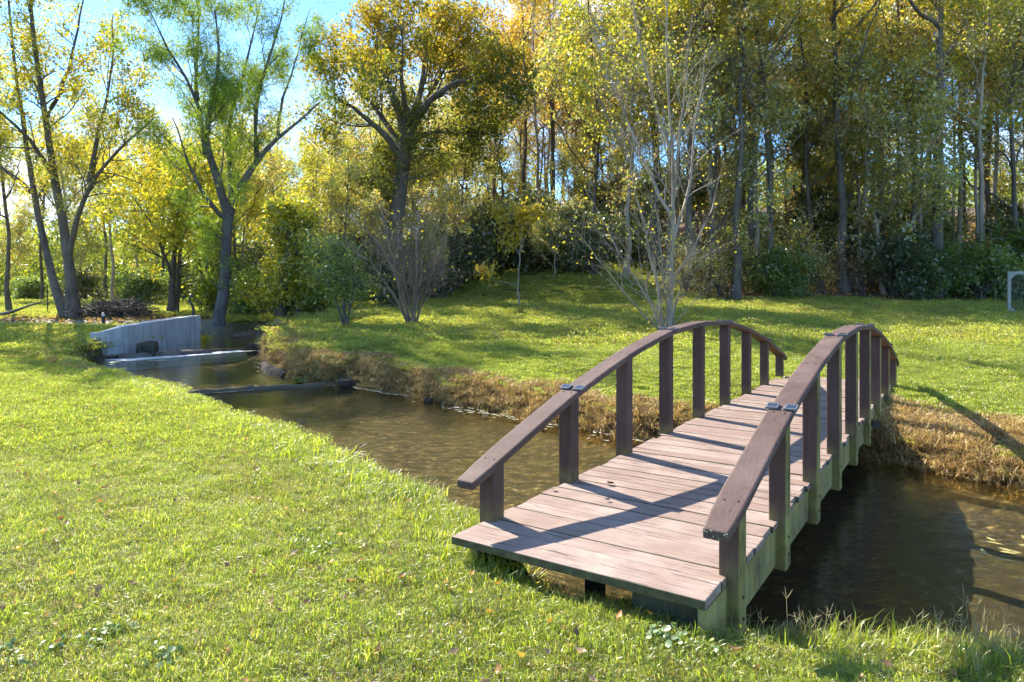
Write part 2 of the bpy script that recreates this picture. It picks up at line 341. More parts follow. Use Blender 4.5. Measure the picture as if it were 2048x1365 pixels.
DZ = EYE-1.35; AX = radians(33.5); BL = 8.2; BW = 1.37
bridge = tag(empty('footbridge', (-.312, 3.67, DZ), -AX), 'wooden arched-rail footbridge with weathered reddish brown planks crossing the stream', 'footbridge')
def vr(s): return .012*s
# deck: boards as one mesh, each its own block
d = MB(); s_ = 0.0; rr = random.Random(4); first = True
while s_ < BL-.05:
    wd = rr.choice((.138, .14, .14, .185, .19, .235)) if not first else .235
    wd = min(wd, BL-s_); gap = rr.uniform(.0015, .008)**1.0; dz = rr.uniform(-.003, .002); t0 = rr.uniform(-.028, .006); t1 = rr.uniform(-.01, .018)+vr(s_)
    if first: t0 = -.02; dz = .002
    tn = rr.random(); sk = rr.uniform(-.003, .003)
    x0, x1 = t0, BW+t1; n = 5
    # split every board lengthwise into pieces so that it can bow a little
    bow = rr.uniform(-.003, .003)
    for i in range(n):
        a0 = x0+(x1-x0)*i/n; a1 = x0+(x1-x0)*(i+1)/n
    zt = dz; P8 = [(x0, s_, -.04), (x1, s_+sk, -.04), (x1, s_+wd-gap+sk, -.04), (x0, s_+wd-gap, -.04), (x0, s_, zt), (x1, s_+sk, zt+bow), (x1, s_+wd-gap+sk, zt+bow*1.3), (x0, s_+wd-gap, zt-.001)]
    d.hexa(P8, tn); s_ += wd; first = False
deck = d.build('deck', M['deck'], bridge, bevel=.005, seg=2)
# nail heads
k = NM('rusty_iron'); M['iron'] = k.pbr(k.ramp(k.noise(k.obj(), 60, 3), [(.3, (.03, .022, .02)), (.7, (.10, .06, .045))]), .6, Metallic=.5)
# side beams
for v0, v1, nm in ((.045, .085, 0), (BW-.045, BW-.003, 1)):
    b = MB(); n = 12
    for i in range(n):
        s0, s1 = BL*i/n+(.09 if i == 0 and not nm else .02 if i == 0 else .0), BL*(i+1)/n-(.02 if i == n-1 else 0)
        z0 = -.265+.015*sin(pi*s0/BL); z1 = -.265+.015*sin(pi*s1/BL); o0, o1 = (vr(s0), vr(s1)) if nm else (0, 0)
        b.hexa([(v0+o0, s0, z0), (v1+o0, s0, z0), (v1+o1, s1, z1), (v0+o1, s1, z1), (v0+o0, s0, -.041), (v1+o0, s0, -.041), (v1+o1, s1, -.041), (v0+o1, s1, -.041)], .4)
    ob = b.build('side_beam', M['beam'], bridge)
    if nm: tag(ob, 'side beam stained yellow green with algae')
for y0 in (1.1, 4.0, BL-.2): b = MB(); b.box(.09, BW-.05, y0, y0+.06, -.22, -.041, tone=.6); b.build('cross_beam', M['beam'], bridge, bevel=.004)
b = MB(); b.box(1.0, 1.325, .06, .12, -.33, -.042, tone=.2); b.build('sleeper', M['dark_wood'], bridge, bevel=.006)
b = MB(); b.box(.55, .64, .45, .54, -.6, -.042, tone=.2); b.build('support_post', M['dark_wood'], bridge, bevel=.006)
# hand rails: five straight-ish lengths jointed over the posts
KN = [(.10, .285), (.36, .355), (1.29, .605), (2.22, .80), (3.15, .945), (4.08, .985), (5.01, .945), (5.94, .80), (6.87, .605), (7.80, .355), (8.08, .275)]
KS = np.array([q[0] for q in KN]); KZ = np.array([q[1] for q in KN])
def rz(s):
    x = (s-4.08)/3.98; return .988-.72*abs(x)**2.05+.0*x
rz_raw = lambda s: float(np.interp(s, KS, KZ))
def railz(s): return .55*rz_raw(s)+.45*rz(s)
POSTS = [.36+.93*i for i in range(9)]
M['lichen'] = NM('lichen').pbr((.26, .28, .20), .95)
for sidei, vc in ((0, -.005), (1, BW+.005)):
    joints = [.10, 1.31, 3.17, 5.0, 6.88, 8.08]
    r_ = MB(); rr = random.Random(10+sidei)
    for j in range(5):
        a0, a1 = joints[j]+(.0015 if j else 0), joints[j+1]-(.0015 if j < 4 else 0); tn = rr.random(); n = 8; prev = None
        for i in range(n+1):
            s0 = a0+(a1-a0)*i/n; z = railz(s0); o = vr(s0) if sidei else 0
            hw = .072+rr.uniform(-.0012, .0012); th = .046
            if s0 < .34: hw *= .80+.20*sst(s0, .10, .34)
            if s0 > 7.84: hw *= .80+.20*sst(8.08-s0, 0, .24)
            ring = [(vc+o-hw, s0, z-th), (vc+o+hw, s0, z-th), (vc+o+hw, s0, z), (vc+o-hw, s0, z)]
            if prev: 
                r_.hexa([prev[0], prev[1], ring[1], ring[0], prev[3], prev[2], ring[2], ring[3]], tn)
            prev = ring
    # weld the pieces of each length
    ob = r_.build('handrail', M['rail'], bridge)
    wl = ob.modifiers.new('weld', 'WELD'); wl.merge_threshold = .0006
    # drop inner faces produced by abutting blocks: rebuild faces shared twice
    me = ob.data
    from collections import Counter
    key = {}; V = [tuple(round(c, 5) for c in v.co) for v in me.vertices]
    cnt = Counter(frozenset(V[i] for i in f.vertices) for f in me.polygons)
    import bmesh
    bm = bmesh.new(); bm.from_mesh(me); bm.verts.ensure_lookup_table()
    bmesh.ops.delete(bm, geom=[f for f in bm.faces if cnt[frozenset(tuple(round(c, 5) for c in v.co) for v in f.verts)] > 1], context='FACES_ONLY')
    bmesh.ops.remove_doubles(bm, verts=bm.verts, dist=.0004); bm.to_mesh(me); bm.free()
    ob.modifiers.clear(); bv = ob.modifiers.new('bevel', 'BEVEL'); bv.width = .010; bv.segments = 2; bv.limit_method = 'ANGLE'; bv.angle_limit = .7
    for pi_, s0 in enumerate(POSTS):
        o = vr(s0) if sidei else 0
        for dx in (-.032, .032):
            scr = MB(); scr.lathe([(.0055, -.002), (.0055, .002), (.003, .0035)], 8); ob2 = scr.build('screw', M['iron'], ob); dn = rr.uniform(-.008, .008)
            ob2.location = (vc+o+dx, s0+dn-.02, railz(s0+dn-.02)+.0005)
    # solar lights at the joints
    if sidei == 0 : pass
    for s0 in (1.345, 3.20, 5.02, 6.90):
        o = vr(s0) if sidei else 0; sl_ = math.atan2(railz(s0+.05)-railz(s0-.05), .1)
        for dx in (-.052, .052):
            kk = MB(); kk.box(-.035, .035, -.037, .037, .0, .013); lt = kk.build('solar_light', M.setdefault('plastic', NM('light_plastic').pbr((.16, .16, .17), .5)), ob, bevel=.006, seg=2)
            lt.location = (vc+o+dx, s0, railz(s0)+.001); lt.rotation_euler = (sl_, 0, rr.uniform(-.05, .05))
            pn = MB(); pn.box(vc+o+dx-.022, vc+o+dx+.022, -.026, .026, 0, .0018)
            # the panel is part of the light mesh: second material
            m2 = M.setdefault('cell', NM('solar_cell').pbr((.03, .05, .08), .18))
            bm = bmesh.new(); bm.from_mesh(lt.data)
            gq = bmesh.ops.create_cube(bm, size=1)
            for v in gq['verts']: v.co.x *= .052; v.co.y *= .054; v.co.z = v.co.z*.003+.0135
            lt.data.materials.append(m2)
            for f in bm.faces:
                if all(v in gq['verts'] for v in f.verts): f.material_index = 1
            bm.to_mesh(lt.data); bm.free()
    if sidei:
        # mossy front end grain
        q = MB(); rq = random.Random(2)
        for _ in range(16):
            x = vc+rq.uniform(-.055, .055); z = railz(.1)-.023+rq.uniform(-.02, .02); r = rq.uniform(.002, .006)
            q.lathe([(r*.3, -.0035), (r, -.001), (r*.5, .002)], 6, (0, 0, 0)); nn = 18
            for i in range(len(q.v)-nn, len(q.v)): a = q.v[i]; q.v[i] = (x+a[0], .0985-a[2]*1.0, z+a[1])
        q.build('lichen_patch', M['lichen'], ob)
    for i, s0 in enumerate(POSTS):
        o = vr(s0) if sidei else 0; h = .049; zb = -.33 if i == 0 else -.285
        zt0, zt1 = railz(s0-.058)-.048, railz(s0+.058)-.048; x0, x1 = vc+o-h, vc+o+h; hy = .058
        pb = MB(); pb.hexa([(x0, s0-hy, zb), (x1, s0-hy, zb+.0), (x1, s0+hy, zb), (x0, s0+hy, zb), (x0, s0-hy, zt0), (x1, s0-hy, zt0), (x1, s0+hy, zt1), (x0, s0+hy, zt1)], rr.random())
        po = pb.build('post', M['post'], bridge, bevel=.007, seg=2)
        if sidei:
            for zz in (-.10, -.20):
                bo = MB(); bo.lathe([(.009, 0), (.009, .006)], 6); b2 = bo.build('bolt', M['iron'], po); b2.location = (x1-.001, s0, zz); b2.rotation_euler = (0, pi/2, 0)
# floodlight clamped under the deck edge
fl = MB(); fl.tube([(BW+.02, 5.35, -.10), (BW+.07, 5.3, -.09)], .012, 8); fl.tube([(BW+.06, 5.36, -.09), (BW+.15, 5.22, -.11)], [.02, .045], 12)
fl.build('spot_lamp', M.setdefault('black', NM('black_plastic').pbr((.02, .02, .022), .45)), bridge, smooth=False)
# ---------------------------------------------------------------- trees: batch-grown limbs, twigs and leaves
def nrmz(v): return v/np.maximum(np.linalg.norm(v, axis=-1, keepdims=True), 1e-9)
def tubes(Pn, R, m):
    n, kk, _ = Pn.shape
    T = np.gradient(Pn, axis=1); T = nrmz(T); ref = np.where(np.abs(T[..., 2:3]) > .9, np.array([1., 0, 0]), np.array([0, 0, 1.]))
    N = nrmz(np.cross(T, ref)); B = np.cross(T, N); a = np.arange(m)*2*pi/m
    V = Pn[:, :, None]+R[:, :, None, None]*(np.cos(a)[:, None]*N[:, :, None]+np.sin(a)[:, None]*B[:, :, None])
    b = np.arange(n*kk*m).reshape(n, kk, m); b2 = np.roll(b, -1, 2)
    Fq = np.stack([b[:, :-1], b2[:, :-1], b2[:, 1:], b[:, 1:]], -1).reshape(-1, 4)
    return V.reshape(-1, 3), Fq
def grow(rg, Pp, Rp, n, L0, ang, up, kk=5, wob=.18, t0=.25, t1=1.0, lw=.5, rr=.6, tip=.15, up_step=0.0):
    """n children from parents (np,k,3); returns polylines"""
    seg = np.linalg.norm(np.diff(Pp, axis=1), axis=2).sum(1); w_ = seg/seg.sum()
    pi_ = rg.choice(len(Pp), n, p=w_); t = t0+(t1-t0)*rg.random(n)**.85; kp = Pp.shape[1]
    x = t*(kp-1); i = np.minimum(x.astype(int), kp-2); f = (x-i)[:, None]
    o = Pp[pi_, i]*(1-f)+Pp[pi_, i+1]*f; T = nrmz(Pp[pi_, i+1]-Pp[pi_, i]); r0 = Rp[pi_, i]*(1-f[:, 0])+Rp[pi_, i+1]*f[:, 0]
    rd = rg.normal(size=(n, 3)); rd = nrmz(rd-(rd*T).sum(1, keepdims=True)*T); a = ang*(.7+.6*rg.random(n))[:, None]
    D = nrmz(np.cos(a)*T+np.sin(a)*rd+np.array([0, 0, 1.])*up)
    Ln = L0*(.55+.75*rg.random(n))*(1-lw*(t-t0)/(t1-t0+1e-6)); st = (Ln/(kk-1))[:, None]
    pts = [o]
    for j in range(kk-1):
        D = nrmz(D+rg.normal(size=(n, 3))*wob+np.array([0, 0, 1.])*up_step); pts.append(pts[-1]+D*st)
    Pc = np.stack(pts, 1); r = np.minimum(r0*rr, Ln*.016+.0028); Rc = r[:, None]*np.linspace(1, tip, kk)
    return Pc, Rc
def leaves_on(rg, Pp, n, size, spread, t0=.3, droop=.3, asp=.55, clump=None, tone=0.5, tvar=.22, bias=None):
    """n leaf blades scattered round the twigs; returns verts, quads, tones"""
    sub_ = rg.permutation(len(Pp))[:max(1, int(.62*len(Pp)))]; pi_ = sub_[rg.integers(0, len(sub_), n)]; t = t0+(1-t0)*rg.random(n)**.8; kp = Pp.shape[1]; x = t*(kp-1); i = np.minimum(x.astype(int), kp-2); f = (x-i)[:, None]
    c = Pp[pi_, i]*(1-f)+Pp[pi_, i+1]*f+rg.normal(size=(n, 3))*spread
    D = nrmz(rg.normal(size=(n, 3))+np.array([0, 0, -droop])); Nn = nrmz(np.cross(D, rg.normal(size=(n, 3)))); Sd = np.cross(D, Nn)
    s = (size*(.5+1.05*rg.random(n)**1.5))[:, None]; wd = s*asp*.5
    V = np.stack([c, c+D*s*.45+Sd*wd+Nn*wd*.3, c+D*s, c+D*s*.45-Sd*wd+Nn*wd*.3], 1).reshape(-1, 3)
    Fq = np.arange(n*4).reshape(n, 4)
    tn = tone+rg.normal(size=n)*tvar*.6
    br = rg.normal(size=len(Pp))*tvar*.7; tn = tn+br[pi_]
    if bias is not None: tn = tn+bias(c)
    return V, Fq, np.clip(tn, 0, 1)
def limb(pts, r0, r1, k=9, rg=None, wob=.0):
    pts = np.asarray(pts, float); d = np.r_[0, np.cumsum(np.linalg.norm(np.diff(pts, axis=0), axis=1))]; t = np.linspace(0, d[-1], k)
    o = np.stack([np.interp(t, d, pts[:, j]) for j in range(3)], 1)
    # round the corners
    for _ in range(2): o[1:-1] = .25*o[:-2]+.5*o[1:-1]+.25*o[2:]
    if rg is not None and wob: o[1:-1] += rg.normal(size=(k-2, 3))*wob
    return o, r0+(r1-r0)*(np.linspace(0, 1, k)**.8)
def tree_meshes(name, limbs, bark, leafm, seed, levels, leaf, base, sides=8, wood_name='trunk', crown_name='crown'):
    """limbs: list of (pts, r0, r1) in world; levels: list of dicts for grow(); leaf: dict for leaves_on or None"""
    rg = np.random.default_rng(seed); K = 11
    LP, LR = [], []
    for l in limbs:
        p_, r_ = limb(l[0], l[1], l[2], K, rg, l[3] if len(l) > 3 else 0.02); LP.append(p_); LR.append(r_)
    Pp = np.stack(LP)-base; Rp = np.stack(LR)
    # flare at the very base of limbs that start at ground
    gl_ = Pp[:, 0, 2] < .3
    Rp[gl_, 0] *= 1.45; Rp[gl_, 1] *= 1.08
    VS, FS = [], []; off = 0
    def add(Pn, R, m):
        nonlocal off
        V, Fq = tubes(Pn, R, m); VS.append(V); FS.append(Fq+off); off += len(V)
    add(Pp, Rp, sides)
    src = (Pp, Rp); allp = [src]
    for li, lv in enumerate(levels):
        lv = dict(lv); m = lv.pop('sides', 4); frm = lv.pop('frm', -1); s_ = allp[frm]
        c = grow(rg, s_[0], s_[1], **lv); add(c[0], c[1], m); allp.append(c)
    wme = mesh_np(wood_name, np.concatenate(VS), FS, bark, smooth=True)
    cme = None
    if leaf:
        lf = dict(leaf); frm = lf.pop('frm', -1); V, Fq, tn = leaves_on(rg, allp[frm][0], **lf)
        cme = mesh_np(crown_name, V, [Fq], leafm, fattr={'tone': tn})
    return wme, cme
def tree(name, label, cat, group, base, wme, cme, rz=0, sc=1, wood_name='trunk', crown_name='crown'):
    t = tag(empty(name, tuple(base), rz), label, cat, group); t.scale = (sc, sc, sc)
    link(wood_name, wme, t)
    if cme: link(crown_name, cme, t)
    return t
def hero(name, label, cat, limbs, bark, leafm, seed, levels, leaf, **k):
    base = np.array(limbs[0][0][0], float); base[2] = gz(base[0], base[1])-.05
    limbs = [(np.array(l[0], float),)+tuple(l[1:]) for l in limbs]
    dz = base[2]-limbs[0][0][0][2]
    for l in limbs:     # stand on the ground
        if l[0][0][2] <= base[2]+.6 and abs(l[0][0][2]-limbs[0][0][0][2]-dz) < .8: l[0][0][2] = base[2]-.02
    wn_ = k.pop('wood_name', 'trunk'); cn_ = k.pop('crown_name', 'crown')
    wme, cme = tree_meshes(name, limbs, bark, leafm, seed, levels, leaf, base, wood_name=wn_, crown_name=cn_, **k)
    return tree(name, label, cat, None, base, wme, cme, wood_name=wn_, crown_name=cn_)
def PP(Y, *q):
    """points in the picture at depth Y (a third number moves that point nearer or farther)"""
    return [P(a[0], a[1], Y+(a[2] if len(a) > 2 else 0)) for a in q]
# --- 1 left twin-stemmed tree
Yd = 26
hero('twin_trunk_tree', 'tall twin-stemmed tree with sparse yellow green leaves at the far left by the path', 'tree', [
    (PP(Yd, (148, 632), (143, 545), (130, 450), (105, 350), (92, 240), (70, 120, -1), (60, -60, -1.5)), .22, .05),
    (PP(Yd, (135, 632), (105, 560, .3), (85, 480, .5), (62, 385, 1), (60, 330, 1), (45, 230, 1.6), (20, 60, 2), (10, -70, 2)), .165, .03),
    (PP(Yd, (137, 512), (156, 430, -.5), (178, 365, -1), (222, 318, -1.8), (275, 262, -2.5), (310, 235, -3)), .125, .02),
    (PP(Yd, (178, 365, -1), (190, 300, -1), (205, 230, -.5), (230, 120, 0), (225, 30, 0)), .10, .015),
    (PP(Yd, (92, 240), (125, 180, .6), (150, 90, 1), (170, -20, 1.5)), .10, .02),
    (PP(Yd, (62, 385, 1), (20, 345, 1.4), (-60, 290, 2), (-140, 250, 2)), .10, .02),
    (PP(Yd, (105, 350), (70, 290, -1), (20, 240, -2), (-50, 180, -3)), .10, .02),
    ], M['bark'], M['leaf_yellow'], 11, [dict(n=90, L0=2.6, ang=.8, up=.25, kk=6, t0=.3, sides=4, rr=.45), dict(n=620, L0=1.25, ang=.8, up=.1, sides=3), dict(n=2600, L0=.5, ang=.8, up=0, kk=3, sides=3, t0=.2)],
    dict(n=38000, size=.11, spread=.13, tone=.52, tvar=.3, t0=.1))
# --- 2 willow
Yd = 24
wl_l = [
    (PP(Yd, (438, 652), (446, 590), (452, 520), (457, 432)), .23, .18),
    (PP(Yd, (457, 432), (440, 370), (412, 310, -.5), (405, 255, -1), (425, 205, -1.2), (440, 120, -1.5), (430, 20, -1.5)), .18, .025),
    (PP(Yd, (457, 432), (478, 380, .4), (515, 320, .8), (556, 270, 1), (600, 245, 1.4), (640, 205, 1.6)), .19, .02),
    (PP(Yd, (455, 440), (415, 405, -.8), (385, 350, -1.2), (365, 290, -1.8), (345, 235, -2)), .10, .015),
    (PP(Yd, (462, 420), (457, 330, .8), (455, 240, 1.3), (475, 190, 1.6), (500, 100, 1.6), (520, 10, 1.5)), .13, .02),
    (PP(Yd, (515, 320, .8), (508, 270, .2), (510, 210, 0), (530, 130, -.5), (560, 60, -.6), (575, -40, -.8)), .10, .015),
    (PP(Yd, (412, 310, -.5), (395, 200, -.6), (372, 150, -1), (340, 105, -1.3), (310, 50, -1.5), (290, 5, -1.6)), .10, .012),
    (PP(Yd, (395, 200, -.6), (392, 110, .4), (400, 30, 1), (380, -60, 1)), .08, .012),
    (PP(Yd, (556, 270, 1), (560, 200, 1.6), (590, 140, 2), (600, 80, 2), (620, 20, 2)), .07, .01)]
hero('willow_tree', 'forked willow with feathery bright green foliage standing beside the end of the concrete wall', 'tree', wl_l,
    M['bark_willow'], M['leaf_willow'], 22, [dict(n=85, L0=2.3, ang=.7, up=.30, kk=6, t0=.12, sides=4, rr=.4), dict(n=620, L0=.95, ang=.6, up=.1, sides=3, t0=.2), dict(n=3000, L0=.42, ang=.6, up=-.15, kk=3, sides=3, t0=.15)],
    dict(n=64000, size=.15, spread=.14, asp=.15, tone=.66, tvar=.3, t0=0, droop=.7))
# --- 3 lime-leaved small trees near the bank
Yd = 29
hero('small_maple_tree', 'bushy small tree with clear yellow green leaves between the twin-stemmed tree and the willow', 'tree', [
    (PP(Yd, (342, 628), (346, 560), (350, 480), (362, 400, -.4), (372, 320, -.8)), .16, .03),
    (PP(Yd, (350, 628), (358, 540, .4), (362, 470, .8), (340, 400, 1), (300, 330, 1.4)), .12, .02),
    (PP(Yd, (346, 560), (325, 500, -1), (300, 440, -1.5), (270, 400, -2)), .08, .02),
    (PP(Yd, (350, 500), (385, 440, -.5), (400, 380, -1), (410, 330, -1.5)), .08, .02)],
    M['bark'], M['leaf_lime'], 33, [dict(n=70, L0=2.3, ang=.9, up=.1, kk=5, t0=.25, sides=4), dict(n=500, L0=1.1, ang=.9, up=0, sides=3), dict(n=1500, L0=.5, ang=.9, up=-.1, kk=3, sides=3)],
    dict(n=15000, size=.15, spread=.16, tone=.62, tvar=.35))
# --- 4 big oak with orange top
Yd = 30
hero('oak_tree', 'broad domed oak with rust orange top and dark spreading limbs above the bare bush', 'tree', [
    (PP(Yd, (785, 560), (790, 470), (800, 380), (808, 310), (818, 262)), .38, .28),
    (PP(Yd, (818, 262), (850, 210, -.6), (895, 170, -1), (945, 155, -1.5), (1000, 165, -2)), .24, .03),
    (PP(Yd, (812, 300), (850, 262, 1), (920, 268, 1.5), (980, 268, 2)), .15, .03),
    (PP(Yd, (818, 262), (840, 190, .6), (850, 120, 1), (860, 50, 1.5)), .22, .03),
    (PP(Yd, (815, 270), (790, 200, 0), (760, 140, 0), (745, 60, 0)), .24, .03),
    (PP(Yd, (806, 320), (760, 260, -1), (710, 215, -2), (650, 190, -3)), .20, .03),
    (PP(Yd, (808, 310), (770, 240, 2), (700, 160, 3), (670, 110, 4)), .18, .03),
    (PP(Yd, (818, 262), (880, 150, 2), (930, 90, 3), (950, 60, 3)), .17, .03),
    (PP(Yd, (818, 262), (800, 150, -2.5), (810, 80, -3.5), (800, 50, -3.5)), .17, .03)],
    M['bark'], M['leaf_oak'], 44, [dict(n=130, L0=2.9, ang=.8, up=.25, kk=6, t0=.3, sides=5, rr=.5, wob=.24), dict(n=1100, L0=1.2, ang=.8, up=.12, sides=3), dict(n=4200, L0=.5, ang=.8, up=0, kk=3, sides=3)],
    dict(n=60000, size=.135, spread=.17, tone=.34, tvar=.22, bias=lambda c: np.clip((c[:, 2]-9.4)/3.0, -.22, .24)))
# --- 5 bare twiggy shrubs and saplings on the far lawn
Yd = 18.3
hero('bare_bush', 'leafless multi-stemmed reddish bush in front of the oak on the far bank', 'bush', [
    (PP(Yd, (825, 658), (828, 600), (832, 530), (838, 460, .3), (842, 400, .4)), .07, .012),
    (PP(Yd, (822, 658), (790, 600, -.2), (755, 545, -.3), (715, 495, -.4), (650, 480, -.5)), .05, .008),
    (PP(Yd, (824, 658), (800, 570, .5), (760, 490, 1.0), (700, 430, 1.4), (670, 420, 1.5)), .045, .007),
    (PP(Yd, (827, 656), (840, 570, -.7), (850, 480, -1.2), (870, 420, -1.5)), .04, .006),
    (PP(Yd, (824, 656), (806, 590, .3), (785, 510, .5), (765, 440, .7), (760, 380, .8)), .05, .008),
    (PP(Yd, (828, 656), (848, 600, -.3), (862, 550, -.5), (880, 500, -.6), (900, 455, -.7)), .04, .006),
    (PP(Yd, (826, 656), (815, 580, -.5), (800, 500, -.8), (790, 430, -1)), .045, .006)],
    M['bark_red'], M['leaf_lime'], 55, [dict(n=110, L0=1.5, ang=.65, up=.25, kk=6, t0=.12, sides=4, wob=.14, rr=.5), dict(n=1300, L0=.8, ang=.65, up=.1, sides=3, wob=.2, rr=.45), dict(n=3600, L0=.36, ang=.6, up=0, kk=3, sides=3)],
    dict(n=260, size=.08, spread=.05, tone=.6, tvar=.3), wood_name='branches')
Yd = 16.5
hero('bare_sapling_tree', 'pale-barked nearly leafless young tree with upswept stems just behind the bridge rail', 'tree', [
    (PP(Yd, (1335, 655), (1343, 560), (1347, 470), (1348, 380), (1343, 280), (1335, 160), (1332, 20), (1330, -60)), .065, .012),
    (PP(Yd, (1330, 655), (1310, 560, -.3), (1295, 480, -.5), (1275, 400, -.7), (1262, 330, -.8), (1240, 250, -1)), .05, .007),
    (PP(Yd, (1345, 480), (1368, 420, .3), (1385, 330, .5), (1395, 230, .7), (1410, 100, .9)), .05, .008),
    (PP(Yd, (1326, 655), (1285, 625, -.5), (1240, 580, -.9), (1195, 510, -1.3), (1160, 470, -1.5)), .035, .006),
    (PP(Yd, (1331, 655), (1300, 600, .5), (1250, 530, .9), (1200, 430, 1.3), (1170, 380, 1.5)), .032, .006),
    (PP(Yd, (1337, 655), (1330, 560, -.6), (1315, 460, -1), (1310, 380, -1.3)), .03, .006),
    (PP(Yd, (1345, 560), (1385, 500, .4), (1420, 430, .7), (1440, 350, .9)), .03, .006),
    (PP(Yd, (1343, 430), (1300, 350, .5), (1260, 250, .8), (1220, 150, 1.2), (1180, 60, 1.4)), .05, .006),
    (PP(Yd, (1348, 380), (1362, 270, -.4), (1372, 150, -.6), (1385, 30, -.8)), .045, .006),
    (PP(Yd, (1340, 300), (1300, 180, -.5), (1275, 60, -.7), (1260, -40, -.9)), .045, .006),
    (PP(Yd, (1338, 655), (1352, 600, .2), (1375, 540, .3), (1400, 480, .4)), .035, .006)],
    M['bark_pale'], M['leaf_yellow'], 66, [dict(n=190, L0=1.7, ang=.62, up=.3, kk=6, t0=.1, sides=4, wob=.13, rr=.5), dict(n=1900, L0=.8, ang=.6, up=.12, sides=3, wob=.2, rr=.45), dict(n=5200, L0=.34, ang=.6, up=0, kk=3, sides=3, rr=.5)],
    dict(n=1900, size=.062, spread=.05, tone=.45, tvar=.3, bias=lambda c: c[:, 2]*.02))
Yd = 24.4
hero('yellow_sapling', 'thin grey sapling with a few yellow leaves standing alone on the far lawn', 'sapling', [
    (PP(Yd, (1038, 616), (1036, 570), (1040, 520), (1043, 470), (1046, 420)), .035, .008),
    (PP(Yd, (1036, 572), (1010, 565, -.2), (985, 560, -.4), (962, 552, -.5)), .014, .004),
    (PP(Yd, (1040, 520), (1026, 470, .3), (1012, 430, .5)), .016, .005),
    (PP(Yd, (1041, 500), (1058, 460, -.3), (1072, 425, -.5)), .016, .005)],
    M['bark_pale'], M['leaf_orange'], 77, [dict(n=26, L0=.9, ang=.8, up=.2, t0=.55, sides=3, wob=.2)], dict(n=1500, size=.15, spread=.17, tone=.06, tvar=.15, t0=.5))
# --- 6 low leafy bushes by the upper pool
hero('ivy_clad_tree', 'ivy smothered tree with yellow orange leaves beside the cream board', 'tree', [
    (PP(24, (560, 632), (565, 560), (575, 500), (580, 420)), .22, .08), (PP(24, (598, 632), (596, 560, .5), (588, 480, .6), (600, 400, .8)), .15, .05),
    (PP(24, (563, 600), (535, 560, -.3), (515, 520, -.4)), .08, .03)],
    M['bark'], M['leaf_lime'], 81, [dict(n=60, L0=1.3, ang=1.0, up=0, t0=.1, sides=4), dict(n=500, L0=.6, ang=1, up=-.1, sides=3)], dict(n=12000, size=.12, spread=.16, tone=.5, tvar=.4))
hero('leafy_bush', 'dense grey green leafy shrub with a dark stem left of the bare bush', 'bush', [
    (PP(18.6, (691, 662), (690, 610), (686, 560), (680, 500)), .06, .02), (PP(18.6, (690, 662), (672, 600, .2), (650, 550, .3), (640, 500, .4)), .045, .012), (PP(18.6, (692, 662), (705, 600, -.2), (715, 550, -.3)), .04, .012)],
    M['bark'], M['leaf_shrub'], 82, [dict(n=50, L0=.9, ang=.9, up=.1, t0=.2, sides=4), dict(n=420, L0=.45, ang=.9, up=0, sides=3)], dict(n=5000, size=.08, spread=.14, tone=.6, tvar=.35))
# ---------------------------------------------------------------- the wood: prototypes, then copies
def proto(seed, H, r, spread, leafm, bark, nleaf, size, tone, tvar, lean=.04, fork=True, crown0=.35, asp=.6, twig=1.0):
    nleaf = int(nleaf*1.15); size *= .78; r *= .85; rg = np.random.default_rng(seed); ln = rg.normal(size=2)*lean*H
    top = np.array([ln[0], ln[1], H]); mid = np.array([ln[0]*.2+rg.normal()*.2, ln[1]*.2, H*.5])
    limbs = [([(0, 0, 0), tuple(mid*.5*np.array([1, 1, 1])), tuple(mid), tuple(.5*(mid+top)+rg.normal(size=3)*.25), tuple(top)], r, .03, .05)]
    nb = 5
    for i in range(nb):
        a = rg.random()*2*pi; h0 = crown0+(.8-crown0)*i/nb; st = mid*2*h0 if h0 < .5 else mid+(top-mid)*(h0-.5)*2
        Lb = spread*(1.15-h0*.5); e = st+np.array([cos(a)*Lb, sin(a)*Lb, Lb*(.7+.8*rg.random())])
        limbs.append(([tuple(st), tuple(.5*(st+e)+np.array([0, 0, -.15*Lb])), tuple(e)], r*.42, .02, .05))
    lv = [dict(n=38, L0=spread*.85, ang=.75, up=.25, kk=5, t0=crown0+.02, sides=4, rr=.45, wob=.2), dict(n=420, L0=spread*.42, ang=.8, up=.08, sides=3), dict(n=int(1800*twig), L0=spread*.2, ang=.8, up=0, kk=3, sides=3)]
    return tree_meshes('wood_tree', limbs, bark, leafm, seed, lv, dict(n=nleaf, size=size, spread=.13, tone=tone, tvar=tvar, asp=asp), np.zeros(3), sides=7)
KIND = [
 ('slim tree with yellow green leaves', proto(101, 15, .16, 2.6, M['leaf_mixed'], M['bark'], 7500, .17, .62, .3)),
 ('slim tree with yellow green leaves', proto(102, 13, .13, 2.3, M['leaf_yellow'], M['bark_pale'], 6800, .16, .45, .3)),
 ('tall dark-trunked tree with thin yellow foliage', proto(103, 17, .22, 2.9, M['leaf_yellow'], M['bark'], 7000, .17, .65, .3, crown0=.45)),
 ('tall tree with golden orange leaves', proto(104, 17, .17, 2.6, M['leaf_orange'], M['bark'], 6500, .17, .35, .3, crown0=.5)),
 ('slim tree with green leaves low on the trunk', proto(105, 12, .12, 2.6, M['leaf_mixed'], M['bark'], 9500, .16, .48, .28, crown0=.2)),
 ('grey trunked tree almost bare of leaves', proto(106, 15, .15, 2.5, M['leaf_mixed'], M['bark_pale'], 2600, .15, .7, .3, crown0=.4, twig=3.0)),
 ('tall tree with golden orange leaves', proto(107, 15, .14, 2.2, M['leaf_orange'], M['bark'], 5000, .17, .6, .35, crown0=.5, lean=.07)),
 ('small understorey tree with mixed green and yellow leaves', proto(108, 8, .08, 2.2, M['leaf_mixed'], M['bark_pale'], 8000, .14, .55, .35, crown0=.15)),
]
